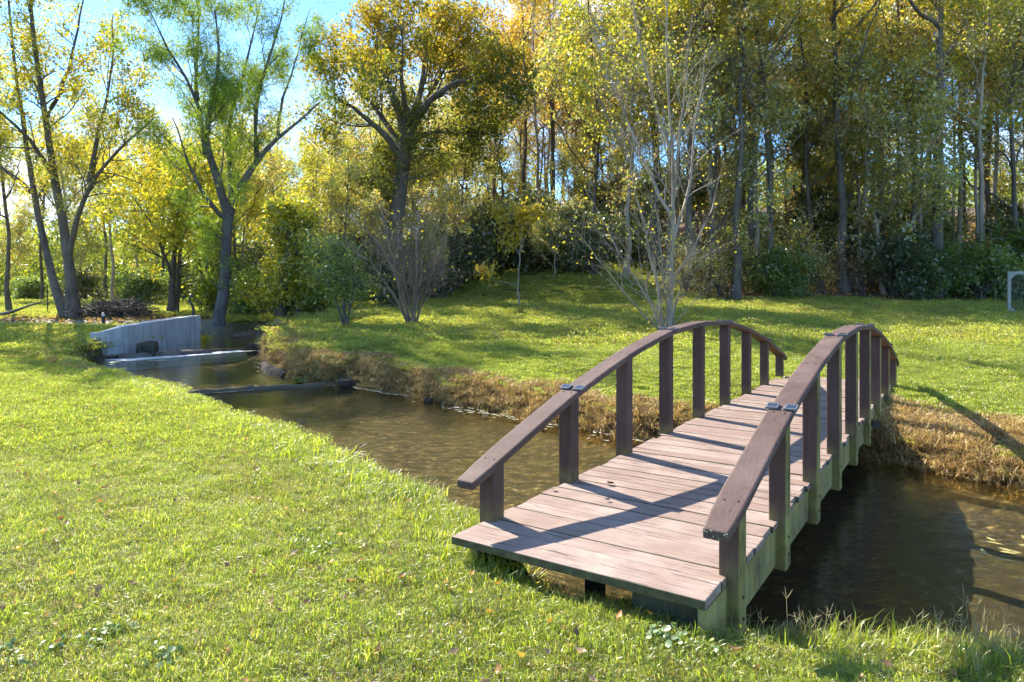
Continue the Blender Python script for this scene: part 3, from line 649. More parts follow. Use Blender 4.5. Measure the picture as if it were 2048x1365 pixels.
def bushproto(seed, r, h, leafm, n, size, tone):
    rg = np.random.default_rng(seed); limbs = []
    for i in range(6):
        a = rg.random()*2*pi; q = r*.7*rg.random()**.5; limbs.append(([(rg.normal()*.12, rg.normal()*.12, 0), (cos(a)*q*.5, sin(a)*q*.5, h*.5), (cos(a)*q, sin(a)*q, h*(.7+.3*rg.random()))], .035, .01, .05))
    return tree_meshes('shrub', limbs, M['bark'], leafm, seed, [dict(n=60, L0=r*.8, ang=1., up=.1, t0=.1, sides=3, kk=4), dict(n=380, L0=r*.4, ang=.9, up=0, sides=3, kk=3)],
        dict(n=n, size=size, spread=.16, tone=tone, tvar=.35), np.zeros(3), sides=5, wood_name='branches', crown_name='foliage')
M['litter'] = leaf_mat('fallen_leaf', [(0, (.12, .075, .045)), (.35, (.28, .17, .08)), (.6, (.42, .29, .15)), (.8, (.50, .22, .05)), (1, (.58, .44, .10))], trans=.25, gloss=.03)
BUSH = [bushproto(201, 1.5, 1.9, M['leaf_shrub'], 7000, .13, .5), bushproto(202, 1.3, 1.5, M['leaf_shrub'], 5500, .12, .75), bushproto(203, 1.7, 2.5, M['leaf_dark'], 7000, .14, .5), bushproto(204, 1.2, 1.4, M['leaf_lime'], 3500, .12, .35), bushproto(205, 1.3, 1.7, M['litter'], 900, .08, .4), bushproto(206, 1.1, 2.3, M['leaf_mixed'], 2200, .09, .6)]
LIB = {}
def put(kind, x, y, rz, sc, label, group=None):
    w_, c_ = KIND[kind][1]
    return tree('wood_tree', label, 'tree', group, (x, y, gz(x, y)-.08), w_, c_, rz, sc)
def px2x(px, Y): return (px-1024)/F*Y
rf = random.Random(21)
# front-row trees seen singly: (kind, px, Y, scale, label)
FR = [
 (2, 1470, 28.0, 1.0, 'slender dark-trunked tree at the wood edge directly above the arch of the left-hand handrail'),
 (5, 1512, 29.5, .9, 'grey almost leafless tree just right of the pale young tree at the wood edge'),
 (0, 1548, 28.6, 1.1, 'dark crooked tree at the wood edge above the middle of the bridge'),
 (2, 1690, 29.0, 1.05, 'dark upright tree at the wood edge above the top of the right-hand handrail'),
 (7, 1722, 31.5, 1.4, 'thin tree close behind the dark upright one above the right-hand handrail'),
 (0, 1830, 30.5, 1.05, 'thin yellow-leaved tree at the wood edge just left of the thick dark trunk'),
 (2, 1872, 28.2, 1.25, 'thick dark trunk at the wood edge a little left of the grey framed screen'),
 (1, 1962, 29.5, 1.2, 'yellow-leaved tree at the wood edge nearest the left side of the grey framed screen'),
 (4, 2035, 30.5, 1.25, 'leafy tree directly behind the grey framed screen'),
 (4, 1625, 30.5, 1.1, 'low-branched leafy tree at the wood edge between the two handrails'),
 (4, 1415, 29.0, 1.1, 'leafy green tree immediately right of the pale young tree behind the lawn'),
 (7, 1770, 28.6, 1.3, 'small mixed-leaved tree in front of the wood, right of the right-hand handrail'),
 (3, 1048, 40.0, 1.0, 'tall golden tree on the rise directly behind the yellow sapling'),
 (6, 985, 43.0, .95, 'slim golden tree on the rise just left of the yellow sapling'),
 (6, 1010, 47.0, 1.0, 'slim golden tree far back on the rise, left of the yellow sapling'),
 (3, 1108, 42.0, 1.05, 'tall golden tree on the rise right of the yellow sapling'),
 (5, 1075, 37.5, 1.0, 'nearly bare leaning tree on the rise between two golden trees'),
 (6, 930, 45.0, .9, 'golden tree on the rise at the right-hand edge of the oak crown'),
 (4, 1180, 33.0, 1.15, 'yellow green tree at the left edge of the pale young tree crown'),
 (1, 1250, 30.5, 1.15, 'yellow-leaved tree behind the left branches of the pale young tree'),
 (0, 1310, 33.0, 1.2, 'yellow-leaved tree directly behind the pale young tree stem'),
 (4, 478, 30.0, .75, 'leafy tree behind the right fork of the willow'),
 (1, 620, 28.0, .62, 'yellow green tree between the willow and the bare bush'),
 (1, 230, 34.0, .85, 'yellow green tree behind the brush pile'),
 (4, 700, 27.0, .50, 'dense yellow green tree left of the oak, behind the leafy bush'),
 (7, 880, 28.5, .6, 'small tree standing low between the bare bush and the yellow sapling'),
 (7, 1105, 30.5, .5, 'small dark tree at the top of the shaded lawn right of the yellow sapling'),
 (1, 560, 33.0, .72, 'yellow tree showing above the ivy clad tree, just right of the willow fork'),
 (0, 655, 35.0, .85, 'yellow green tree filling the gap left of the oak crown'),
 (1, 730, 36.0, .8, 'yellow tree directly behind the left half of the oak crown'),
 (1, 845, 37.0, .62, 'low yellow tree just right of the oak trunk'),
 (0, 20, 31.0, .80, 'yellow-leaved tree at the far left edge behind the path'),
]
taken = []
for kd, px, Y, sc, lb in FR:
    x = px2x(px, Y); put(kd, x, Y, rf.uniform(0, 6.28), sc, lb); taken.append((x, Y))
def scatter(n, x0, x1, y0, y1, mind, kinds, lab, grp, scr=(.85, 1.2), cond=lambda x, y: True):
    c = 0
    for _ in range(n*30):
        if c >= n: break
        y = rf.uniform(y0, y1); x = rf.uniform(x0, x1)
        if abs(x) > y*.80+3 or not cond(x, y) or any((x-a)**2+(y-b)**2 < mind**2 for a, b in taken): continue
        kd = rf.choice(kinds); put(kd, x, y, rf.uniform(0, 6.28), rf.uniform(*scr), lab, grp); taken.append((x, y)); c += 1
scatter(24, 8, 40, 31, 48, 2.2, [0, 5, 2, 1, 5, 7, 5], 'tree deep in the yellow green wood on the slope behind the lawn', 'trees deep in the right-hand wood')
scatter(26, 7, 32, 29.0, 42, 1.2, [5, 5, 2, 5], 'slim pale-barked or bare tree among the leafier trees of the right-hand wood', 'slim bare trees in the right-hand wood', (.75, 1.15))
scatter(22, 8, 32, 29.3, 36, 1.9, [7, 5, 4, 7, 5], 'low-branched small tree filling the front of the wood behind the lawn', 'small trees filling the front of the wood', (.9, 1.35))
for x_, y_, s_c in ((-9, 37, .8), (-7, 39, .85), (-5.2, 37.5, .85), (-4.2, 41, .85), (-10, 41, .8), (-2.6, 39, .7), (-7.5, 43, .9)):
    put(rf.choice([4, 0, 4]), x_, y_, rf.uniform(0, 6.28), s_c, 'dense tree on the slope hidden largely by the oak', 'dense trees on the slope beyond the oak'); taken.append((x_, y_))
scatter(26, -6, 10, 44, 60, 2.4, [3, 6, 6, 5, 0], 'slim tree in the thin row along the crest beyond the shaded lawn', 'trees along the crest')
scatter(14, -5, 9, 41, 50, 1.6, [7, 4, 7, 5], 'small tree filling the foot of the thin row along the crest', 'small trees along the crest', (.7, 1.0))
scatter(26, -34, -7, 40, 62, 3.2, [0, 1, 4, 7, 1], 'tree in the far belt of woodland beyond the sunlit field on the left', 'trees beyond the left-hand field', (.8, 1.1), lambda x, y: y > 44 or x > -12)
scatter(10, -14, -3, 31, 38, 2.4, [1, 4, 7, 0], 'yellow green tree crowded between the willow and the oak', 'trees between the willow and the oak', (.5, .72))
# bushes
BL_ = []
def bush(kind, x, y, sc, label, group=None):
    w_, c_ = BUSH[kind]
    tree('shrub', label, 'shrub', group, (x, y, gz(x, y)-.1), w_, c_, rf.uniform(0, 6.28), sc, 'branches', 'foliage')
for kd, px, Y, sc, lb in [
 (1, 1960, 27.6, 1.3, 'bright green shrub at the wood edge immediately left of the grey framed screen'), (0, 1880, 28.2, 1.0, 'green shrub at the foot of the thick dark trunk near the screen'),
 (0, 2050, 28.5, 1.4, 'green shrub behind the grey framed screen'), (2, 1790, 28.2, 1.0, 'dark shrub at the wood edge right of the right-hand handrail'),
 (4, 1730, 28.4, 1.05, 'brown half-bare shrub at the wood edge above the right-hand handrail'), (0, 1560, 28.4, 1.0, 'grey green shrub at the foot of the crooked tree above the bridge'),
 (5, 1440, 28.2, 1.05, 'sparse grey green shrub at the wood edge just right of the pale young tree'), (5, 1640, 28.8, .9, 'sparse green shrub between the two handrails at the wood edge'),
 (5, 1370, 28.6, 1.0, 'sparse tall shrub directly behind the stem of the pale young tree'), (2, 1180, 30.5, 1.1, 'dark shrub under the left branches of the pale young tree'),
 (2, 905, 30.5, 1.2, 'dark shrub low behind the bare bush, on its right'), (2, 835, 29.0, 1.0, 'dark shrub directly behind the bare bush'), (2, 970, 33.5, 1.3, 'dark rounded shrub above the shaded lawn left of the yellow sapling'),
 (2, 760, 25.5, .9, 'dark shrub between the leafy bush and the bare bush'), (3, 640, 24.0, .9, 'yellow green shrub right of the cream board'), (0, 500, 26.5, .8, 'grey green shrub beside the willow trunk'),
 (2, 615, 26.0, 1.0, 'dark shrub behind the cream board'), (0, 280, 40, 1.0, 'grey green shrub at the edge of the sunlit field'), (2, 1060, 34.0, 1.2, 'dark shrub on the rise above the yellow sapling')]:
    bush(kd, px2x(px, Y), Y, sc, lb)
def bscatter(n, x0, x1, y0, y1, kinds, lab, grp, s=(.8, 1.3)):
    for _ in range(n):
        y = rf.uniform(y0, y1); x = rf.uniform(x0, x1)
        if abs(x) < y*.8+2: bush(rf.choice(kinds), x, y, rf.uniform(*s), lab, grp)
bscatter(22, -2, 26, 40, 56, [5, 2, 0, 5], 'tall undergrowth shrub on the brown slope far inside the wood', 'undergrowth on the brown slope', (1.3, 2.0))
bscatter(40, 7, 34, 28.2, 38, [0, 1, 4, 4, 5, 5, 2, 3], 'undergrowth shrub inside the wood behind the right-hand side of the lawn', 'undergrowth shrubs in the right-hand wood')
bscatter(18, -5, 7, 36, 42, [2, 2, 0], 'dark undergrowth shrub along the top of the shaded lawn', 'shrubs above the shaded lawn')
bscatter(16, -14, -4, 27, 34, [2, 0, 3, 2], 'shrub crowded under the trees between the willow and the oak', 'shrubs under the trees by the oak')
bscatter(16, -40, -12, 46, 56, [0, 3, 2], 'low shrub along the far side of the sunlit field', 'shrubs beyond the sunlit field')
# far-off wood closing the view, one mass
rg = np.random.default_rng(5); n = 200000; far_x = np.where(rg.random(n) < .55, rg.uniform(-85, -15, n), rg.uniform(-15, 120, n)); far_y = 66+rg.random(n)*45; cr = vnoise(far_x, far_y, .12, 3, 9)
top_h = (6+9*(cr+.5))*np.where(far_x < -8, .75, 1)*np.where(far_x > 3, .5, 1)*np.where((far_x > -8) & (far_x < 12), .8, 1)
fz = ground(far_x, far_y)[0] if False else natural(far_x, far_y); ph = rg.random(n)**.8*top_h
c0 = np.stack([far_x, far_y, fz+ph], 1); Dv = nrmz(rg.normal(size=(n, 3))); Nv = nrmz(np.cross(Dv, rg.normal(size=(n, 3)))); sz = (.16+.28*rg.random(n))[:, None]
V = np.stack([c0, c0+(Dv+Nv)*sz*.5, c0+Dv*sz, c0+(Dv-Nv)*sz*.5], 1).reshape(-1, 3)
tag(link('far_woodland', mesh_np('far_woodland', V, [np.arange(n*4).reshape(n, 4)], M['leaf_yellow'], fattr={'tone': np.clip(.18+cr*1.2+rg.normal(size=n)*.15, 0, 1)})), 'far-off autumn wood closing the view behind the nearer trees', 'woodland', kind='stuff')
# ---------------------------------------------------------------- grasses, weeds and litter (uncountable: one object each)
def blade_patch(seed, n, rad, hmin, hmax, wd, lean=.5, curl=.6, tone=(.5, .25), gauss=False, dirb=None):
    """n curved blades, two quads-and-a-tip each, rooted in a disc"""
    rg = np.random.default_rng(seed)
    r = rad*np.sqrt(rg.random(n)) if not gauss else np.abs(rg.normal(size=n))*rad*.5; a = rg.random(n)*2*pi
    o = np.stack([r*np.cos(a), r*np.sin(a), np.full(n, -.01)], 1); h = (hmin+(hmax-hmin)*rg.random(n)**1.3)[:, None]
    b = rg.random(n)*2*pi if dirb is None else dirb+rg.normal(size=n)*.8
    D = np.stack([np.cos(b), np.sin(b), 0*b], 1); Sd = np.stack([-np.sin(b), np.cos(b), 0*b], 1)
    tw = rg.normal(size=n)[:, None]*.8; Sd = nrmz(Sd*np.cos(tw)+D*np.sin(tw)); w_ = wd*(.6+.8*rg.random(n))[:, None]*.5
    le = (lean*rg.random(n))[:, None]; cu = (curl*rg.random(n))[:, None]; U = np.array([0, 0, 1.])
    p1 = o+(U*.5*(1-le*.3)+D*le*.35)*h; p2 = o+(U*(.9-le*.45-cu*.35)+D*(le*.8+cu*.6))*h
    V = np.stack([o-Sd*w_, o+Sd*w_, p1-Sd*w_*.85, p1+Sd*w_*.85, p2], 1).reshape(-1, 3); i = np.arange(n)[:, None]*5
    q = np.concatenate([i, i+1, i+3, i+2], 1); t = np.concatenate([i+2, i+3, i+4], 1)
    tn = np.clip(tone[0]+rg.normal(size=n)*tone[1], 0, 1)
    return V, [q, t], np.r_[tn, tn]
def scatter_gn(name, pts, rot, scl, idx, metas, label=None):
    col = bpy.data.collections.new(name+'_kinds')
    for i, me in enumerate(metas):
        o = bpy.data.objects.new('%s_kind_%02d' % (name, i), me); col.objects.link(o)
    me = bpy.data.meshes.new(name); me.vertices.add(len(pts)); me.vertices.foreach_set('co', np.asarray(pts, np.float32).ravel())
    a = me.attributes.new('rot', 'FLOAT_VECTOR', 'POINT'); a.data.foreach_set('vector', np.asarray(rot, np.float32).ravel())
    a = me.attributes.new('scl', 'FLOAT', 'POINT'); a.data.foreach_set('value', np.asarray(scl, np.float32))
    a = me.attributes.new('idx', 'INT', 'POINT'); a.data.foreach_set('value', np.asarray(idx, np.int32))
    ob = link(name, me); g = bpy.data.node_groups.new(name, 'GeometryNodeTree')
    g.interface.new_socket('Geometry', in_out='INPUT', socket_type='NodeSocketGeometry'); g.interface.new_socket('Geometry', in_out='OUTPUT', socket_type='NodeSocketGeometry')
    N = g.nodes.new; gi, go = N('NodeGroupInput'), N('NodeGroupOutput'); ip = N('GeometryNodeInstanceOnPoints'); ci = N('GeometryNodeCollectionInfo')
    ci.inputs['Collection'].default_value = col; ci.inputs['Separate Children'].default_value = True; ci.inputs['Reset Children'].default_value = True
    def na(nm, ty):
        x = N('GeometryNodeInputNamedAttribute'); x.data_type = ty; x.inputs['Name'].default_value = nm; return x.outputs[0]
    g.links.new(gi.outputs[0], ip.inputs['Points']); g.links.new(ci.outputs[0], ip.inputs['Instance']); ip.inputs['Pick Instance'].default_value = True
    g.links.new(na('idx', 'INT'), ip.inputs['Instance Index']); g.links.new(na('scl', 'FLOAT'), ip.inputs['Scale'])
    er = N('FunctionNodeEulerToRotation'); g.links.new(na('rot', 'FLOAT_VECTOR'), er.inputs[0]); g.links.new(er.outputs[0], ip.inputs['Rotation'])
    g.links.new(ip.outputs[0], go.inputs[0]); md = ob.modifiers.new('scatter', 'NODES'); md.node_group = g
    tag(ob, label, 'grass' if 'grass' in name else None, kind='stuff'); return ob
GR = [(0, (.22, .15, .07)), (.12, (.34, .28, .11)), (.28, (.15, .205, .028)), (.55, (.25, .335, .03)), (.82, (.41, .44, .055)), (1, (.54, .50, .18))]
M['grass'] = leaf_mat('grass_blades', GR, trans=.52, gloss=.045, rough=.35, tb=1.7, worldnoise=.75)
M['grass_long'] = leaf_mat('long_grass', [(0, (.14, .20, .02)), (.5, (.31, .37, .025)), (.85, (.48, .48, .045)), (1, (.56, .50, .14))], trans=.55, gloss=.05, tb=1.7, worldnoise=.3)
M['grass_dead'] = leaf_mat('dead_grass', [(0, (.09, .05, .025)), (.25, (.34, .20, .08)), (.6, (.60, .41, .17)), (.85, (.70, .54, .26)), (1, (.34, .33, .07))], trans=.3, gloss=.03, tb=1.2, worldnoise=.5)
M['straw'] = leaf_mat('straw', [(0, (.36, .31, .14)), (1, (.62, .56, .32))], trans=.3, gloss=.05)
M['weed'] = leaf_mat('weed_leaf', [(0, (.12, .20, .04)), (1, (.24, .33, .08))], trans=.3, gloss=.08, rough=.35)
def mk(nm, tup, mat): return mesh_np(nm, tup[0], tup[1], mat, fattr={'tone': tup[2]})
rg = np.random.default_rng(90)
def cand(n, y0, y1, pw=1.0, xm=.82, xpad=1.0):
    y = y0+(y1-y0)*rg.random(n)**pw; x = (rg.random(n)*2-1)*(y*xm+xpad); return x, y
def emit(name, x, y, keep, metas, smin, smax, label, tilt=.12, rz=None, zoff=0.0):
    x, y = x[keep], y[keep]; z = ground(x, y)+zoff; n = len(x)
    rot = np.stack([rg.normal(size=n)*tilt, rg.normal(size=n)*tilt, rg.random(n)*2*pi if rz is None else rz+rg.normal(size=n)*.5], 1)
    return scatter_gn(name, np.stack([x, y, z], 1), rot, smin+(smax-smin)*rg.random(n), rg.integers(0, len(metas), n), metas, label)
# under the bridge deck no lawn grass sticks through
cA, sA = cos(AX), sin(AX)
def in_deck(x, y, m=0.0):
    dx, dy = x+.312, y-3.67; s_ = dx*sA+dy*cA; v_ = dx*cA-dy*sA
    return (s_ > -m) & (s_ < BL+m) & (v_ > -m) & (v_ < BW+.1+m)
def lawn_keep(x, y, dmin=.12):
    z, d, sd_ = ground(x, y, True); lw = litter_w(x, y)
    wd_ = .5+.9*(vnoise(x, y, .7, 2, 14)+.25)+.6*sst(x, 3, 5); okf = (sd_ < .5) | (rg.random(len(x)) < np.clip(.08+(d-.35)/np.maximum(wd_, .3), 0, 1))
    return okf & (d > dmin) & (rg.random(len(x)) > lw[0]*1.1) & ((lw[1] < .22)) & ~in_deck(x, y, -.02)
near = [mk('grass_clump', blade_patch(300+i, 420, .13, .016, .042, .0026, 1.1, 1.1, (.42, .36)), M['grass']) for i in range(6)] + \
       [mk('grass_clump', blade_patch(320+i, 200, .12, .03, .075, .0033, .8, .9, (.55, .2)), M['grass']) for i in range(2)]
x, y = cand(9500, 1.6, 6.5, .8, .8, .7); emit('lawn_grass_near', x, y, lawn_keep(x, y, .1), near, .75, 1.35, 'short mown grass of the lawn around the near end of the bridge')
mid = [mk('grass_tuft', blade_patch(340+i, 700, .28, .018, .045, .0055, .9, .8, (.5, .26)), M['grass']) for i in range(5)]
x, y = cand(13000, 6.0, 15, .75); emit('lawn_grass_middle', x, y, lawn_keep(x, y, .15), mid, .8, 1.3, 'sunlit yellow green grass on both banks of the stream')
M['grass_far'] = leaf_mat('far_grass', [(0, (.26, .19, .09)), (.2, (.40, .33, .13)), (.4, (.20, .26, .03)), (.65, (.34, .39, .04)), (1, (.54, .52, .17))], trans=.52, gloss=.03, tb=1.7, worldnoise=1.0)
farp = [mk('grass_sward', blade_patch(360+i, 620, .6, .03, .075, .013, .8, .7, (.48, .25)), M['grass_far']) for i in range(4)]
x, y = cand(13000, 14, 40, .8, .8, 2); emit('lawn_grass_far', x, y, lawn_keep(x, y, .25), farp, .8, 1.4, 'grass of the far lawn running up to the wood')
x, y = cand(5000, 38, 62, 1, .8, 2); emit('field_grass', x, y, (x < -8) & lawn_keep(x, y, .3), farp, 1.2, 2.4, 'sunlit grass of the field beyond the trees')
# long grass hanging over the near bank
lg = [mk('long_grass', blade_patch(380+i, 90, .16, .07, .17, .0055, 1.1, 1.0, (.5, .25), dirb=0.0), M['grass_long']) for i in range(5)]
x, y = cand(24000, 2.6, 17, .8); z, d, sd_ = ground(x, y, True)
kp = (sd_ < .5) & (d > .02) & (d < .34+.5*(vnoise(x, y, .8, 2, 6)+.35)*(x < 0)) & ~in_deck(x, y, -.1) & (rg.random(len(x)) < np.where(x > .7, .7, .9))
emit('bank_grass_long', x, y, kp, lg, .55, 1.15, 'long bright grass leaning over the near bank', .15, rz=.75)
# tufts scattered in the lawn
x, y = cand(900, 1.9, 12, .9); emit('grass_tufts', x, y, lawn_keep(x, y) & (vnoise(x, y, 1.1, 2, 12) > .08), lg, .3, .7, 'taller darker grass tufts scattered in the lawn')
# dead grass of the far bank
dg = [mk('dead_grass', blade_patch(400+i, 240, .15, .05, .15, .0065, 1.3, 1.3, (.5, .27)), M['grass_dead']) for i in range(5)]
x, y = cand(80000, 5, 21, .9, .8, 1); z, d, sd_ = ground(x, y, True)
wdth = .55+.9*(vnoise(x, y, .7, 2, 14)+.25)+.6*sst(x, 3, 5)
kp = (sd_ > .5) & (d > .0) & (rg.random(len(x)) < np.clip(1.15-d/np.maximum(wdth, .2), 0, 1)) & ~in_deck(x, y, -.15)
kp &= (vnoise(x, y, 1.7, 2, 19) > -.16) | (d < .4)
emit('bank_grass_dead', x, y, kp, dg, .7, 1.35, 'dry tan and brown grass matted over the far bank', .25)
x, y = cand(26000, 5, 16, .9, .8, 1); z, d, sd_ = ground(x, y, True)
emit('bank_grass_dead_edge', x, y, (sd_ > .5) & (d > .0) & (d < .42) & ~in_deck(x, y, -.15) & (vnoise(x, y, 2.2, 2, 23) > -.12), dg, .55, .95, 'tall dry tan tussocks along the water edge of the far bank', .3)
x, y = cand(9000, 10, 18, 1); z, d, sd_ = ground(x, y, True)
emit('bank_grass_earthy', x, y, (sd_ < .5) & (x < -7.2) & (d > -.02) & (d < .5), dg, .5, 1.0, 'dark tangled roots and dead grass on the eroded near bank', .3)
# straw stalks with seed heads
def stalks(seed, n, rad, h0, h1):
    rg_ = np.random.default_rng(seed); Ps = []; R = []
    for _ in range(n):
        a = rg_.random()*2*pi; r = rad*rg_.random(); h = h0+(h1-h0)*rg_.random(); b = rg_.random()*2*pi; le = .5*rg_.random()
        o = np.array([r*cos(a), r*sin(a), -.01]); D = np.array([cos(b)*le, sin(b)*le, 1]); D /= np.linalg.norm(D); tp = o+D*h
        Ps.append([o, o+D*h*.35, o+D*h*.7, tp]); R.append([.0011]*4)
        if rg_.random() < .6:
            for q in range(3):
                e = nrmz(D+rg_.normal(size=3)*.6)*.05; Ps.append([tp, tp+e*.3, tp+e*.7, tp+e]); R.append([.0010, .0013, .001, .0006])
    V, Fq = tubes(np.array(Ps), np.array(R), 3); return V, [Fq], np.clip(rg_.normal(size=len(Fq))*.2+.5, 0, 1)
st = [mk('stalks', stalks(420+i, 7, .09, .08, .22), M['straw']) for i in range(4)]
x, y = cand(5000, 2.5, 5, 1, .85, 1); z, d, sd_ = ground(x, y, True)
emit('grass_seed_stalks', x, y, (sd_ < .5) & (x > .6) & (d > .0) & (d < .38) & (rg.random(len(x)) < .22), st, .6, 1.15, 'straw coloured seed stalks of grass along the water at the near bank')
x, y = cand(500, 2, 8, 1, .8, 1); emit('grass_straws', x, y, lawn_keep(x, y), st, .25, .5, 'loose straw stalks in the lawn', .9)
# broad-leaved weeds
def weedp(seed, n, rad, sz, up=.25):
    rg_ = np.random.default_rng(seed); a = rg_.random(n)*2*pi; r = rad*np.sqrt(rg_.random(n)); c = np.stack([r*np.cos(a), r*np.sin(a), .012+.03*rg_.random(n)], 1)
    Nn = nrmz(np.stack([rg_.normal(size=n)*.45, rg_.normal(size=n)*.45, np.ones(n)], 1)); D = nrmz(np.cross(Nn, rg_.normal(size=(n, 3)))); B = np.cross(Nn, D); s = (sz*(.6+.8*rg_.random(n)))[:, None]
    ring = [c+(D*cos(t)*1.15+B*sin(t))*s*.5+Nn*s*.12*abs(sin(t)) for t in np.arange(6)*pi/3]
    V = np.stack([c]+ring, 1).reshape(-1, 3); i = np.arange(n)[:, None]*7
    T = np.concatenate([np.concatenate([i, i+1+k_, i+1+(k_+1) % 6], 1) for k_ in range(6)]); return V, [T], np.tile(np.clip(rg_.normal(size=n)*.3+.5, 0, 1), 6)
wp = [mk('weed', weedp(440+i, 26, .07, .022), M['weed']) for i in range(4)]
x, y = cand(1000, 1.9, 8, .9, .8, 1); emit('lawn_weeds', x, y, lawn_keep(x, y) & (vnoise(x, y, .9, 3, 31) > .19), wp, .6, 1.2, 'small broad-leaved weeds growing in the lawn')
x, y = cand(300, 13, 19, 1); n = 90
x = -3.95+rg.normal(size=n)*.33; y = 12.95+rg.normal(size=n)*.12; emit('watercress', x, y, np.ones(n, bool), wp, .9, 1.7, 'pale green cress patch growing at the water by the low stone weir', zoff=.05)
# fallen leaves
def litter(name, n, gen, size, mat, label, zo=.012):
    x, y, kp = gen(n); x, y = x[kp], y[kp]; n = len(x); z = ground(x, y)+zo+rg.random(n)*.02
    c = np.stack([x, y, z], 1); Nn = nrmz(np.stack([rg.normal(size=n)*.5, rg.normal(size=n)*.5, np.ones(n)], 1)); D = nrmz(np.cross(Nn, rg.normal(size=(n, 3)))); B = np.cross(Nn, D)
    s = (size*(.5+.9*rg.random(n)))[:, None]; cu = (.15+.25*rg.random(n))[:, None]
    V = np.stack([c-D*s*.5+Nn*s*cu, c-B*s*.3+Nn*s*cu*.6, c+D*s*.5+Nn*s*cu, c+B*s*.3+Nn*s*cu*.6, c], 1).reshape(-1, 3); i = np.arange(n)[:, None]*5
    T = np.concatenate([np.concatenate([i+a, i+b, i+4], 1) for a, b in ((0, 1), (1, 2), (2, 3), (3, 0))])
    tag(link(name, mesh_np(name, V, [T], mat, fattr={'tone': np.tile(np.clip(rg.random(n), 0, 1), 4)})), label, 'leaves', kind='stuff')
def g1(n):
    x, y = cand(n, 1.8, 14, 1.1); z, d, s_ = ground(x, y, True); return x, y, (d > .1) & ~in_deck(x, y)
litter('fallen_leaves_lawn', 1000, g1, .045, M['litter'], 'brown and orange leaves scattered singly over the lawn', .03)
def g2(n):
    x, y = cand(n, 14, 30, 1.1); z, d, s_ = ground(x, y, True); return x, y, (d > .1)
litter('fallen_leaves_far', 2600, g2, .10, M['litter'], 'pale dry leaves scattered over the far lawn', .05)
def g3(n):
    x, y = cand(n, 22, 46, .8); l, p_ = litter_w(x, y); z, d, s_ = ground(x, y, True); return x, y, (d > .1) & (rg.random(len(x)) < np.maximum(l, np.clip(p_*.8, 0, .5)+.5*(y > 25.5)*(y < 29)*(x < -10)))
litter('fallen_leaves_wood', 60000, g3, .15, M['litter'], 'thick brown leaf litter on the ground under the trees', .03)
# ---------------------------------------------------------------- concrete wall, weirs, lamp, screen and other things
k = NM('cast_concrete'); o = k.obj(); n1 = k.noise(k.map(o, (4, 4, .35)), 3.0, 5, .6); n2 = k.noise(o, 1.2, 4)
c = k.ramp(k.math('ADD', k.math('MULTIPLY', n1, .6), k.math('MULTIPLY', n2, .4)), [(.38, (.32, .325, .33)), (.62, (.56, .56, .55))])
M['concrete'] = k.pbr(c, .85, k.bump(n1, .3, .02))
wpts = [(-10.65, 17.2), (-10.3, 16.95), (-10.0, 16.9), (-9.72, 17.25), (-9.68, 18.6), (-9.66, 20.0), (-9.64, 21.15)]
wtop = [.33, .36, .42, .50, .55, .585, .60]
mb = MB(); th = .30; prev = None; wall = empty('retaining_wall', (-9.8, 19, -.3)); tag(wall, 'low curved pale grey concrete retaining wall along the upper pool', 'retaining wall')
for i, ((x, y), zt) in enumerate(zip(wpts, wtop)):
    a = Vector(wpts[max(i-1, 0)]); b = Vector(wpts[min(i+1, len(wpts)-1)]); t = (b-a).normalized(); nn = Vector((-t.y, t.x))
    ring = [(x, y, -.6), (x+nn.x*th, y+nn.y*th, -.6), (x+nn.x*th, y+nn.y*th, zt), (x, y, zt)]
    if prev: mb.hexa([prev[0], prev[1], ring[1], ring[0], prev[3], prev[2], ring[2], ring[3]], .5)
    prev = ring
import bmesh
from collections import Counter
ob = mb.build('wall_face', M['concrete'], wall); ob.location = (9.8, -19, .3)
def clean(ob):
    bm = bmesh.new(); bm.from_mesh(ob.data); cnt = Counter(frozenset(tuple(round(c, 4) for c in v.co) for v in f.verts) for f in bm.faces)
    bmesh.ops.delete(bm, geom=[f for f in bm.faces if cnt[frozenset(tuple(round(c, 4) for c in v.co) for v in f.verts)] > 1], context='FACES_ONLY')
    bmesh.ops.remove_doubles(bm, verts=bm.verts, dist=.0005); bm.to_mesh(ob.data); bm.free()
clean(ob); bv = ob.modifiers.new('bevel', 'BEVEL'); bv.width = .02; bv.segments = 2; bv.limit_method = 'ANGLE'; bv.angle_limit = .8
# formwork joints as fine proud fins
for y in (18.05, 19.1, 20.15):
    f_ = MB(); f_.box(-9.70+.0, -9.655, y-.008, y+.008, -.35, .53); j = f_.build('board_joint', M['concrete'], wall); j.location = (9.8, -19, .3)
M['ledge'] = NM('ledge_concrete').pbr((.55, .56, .56), .6)
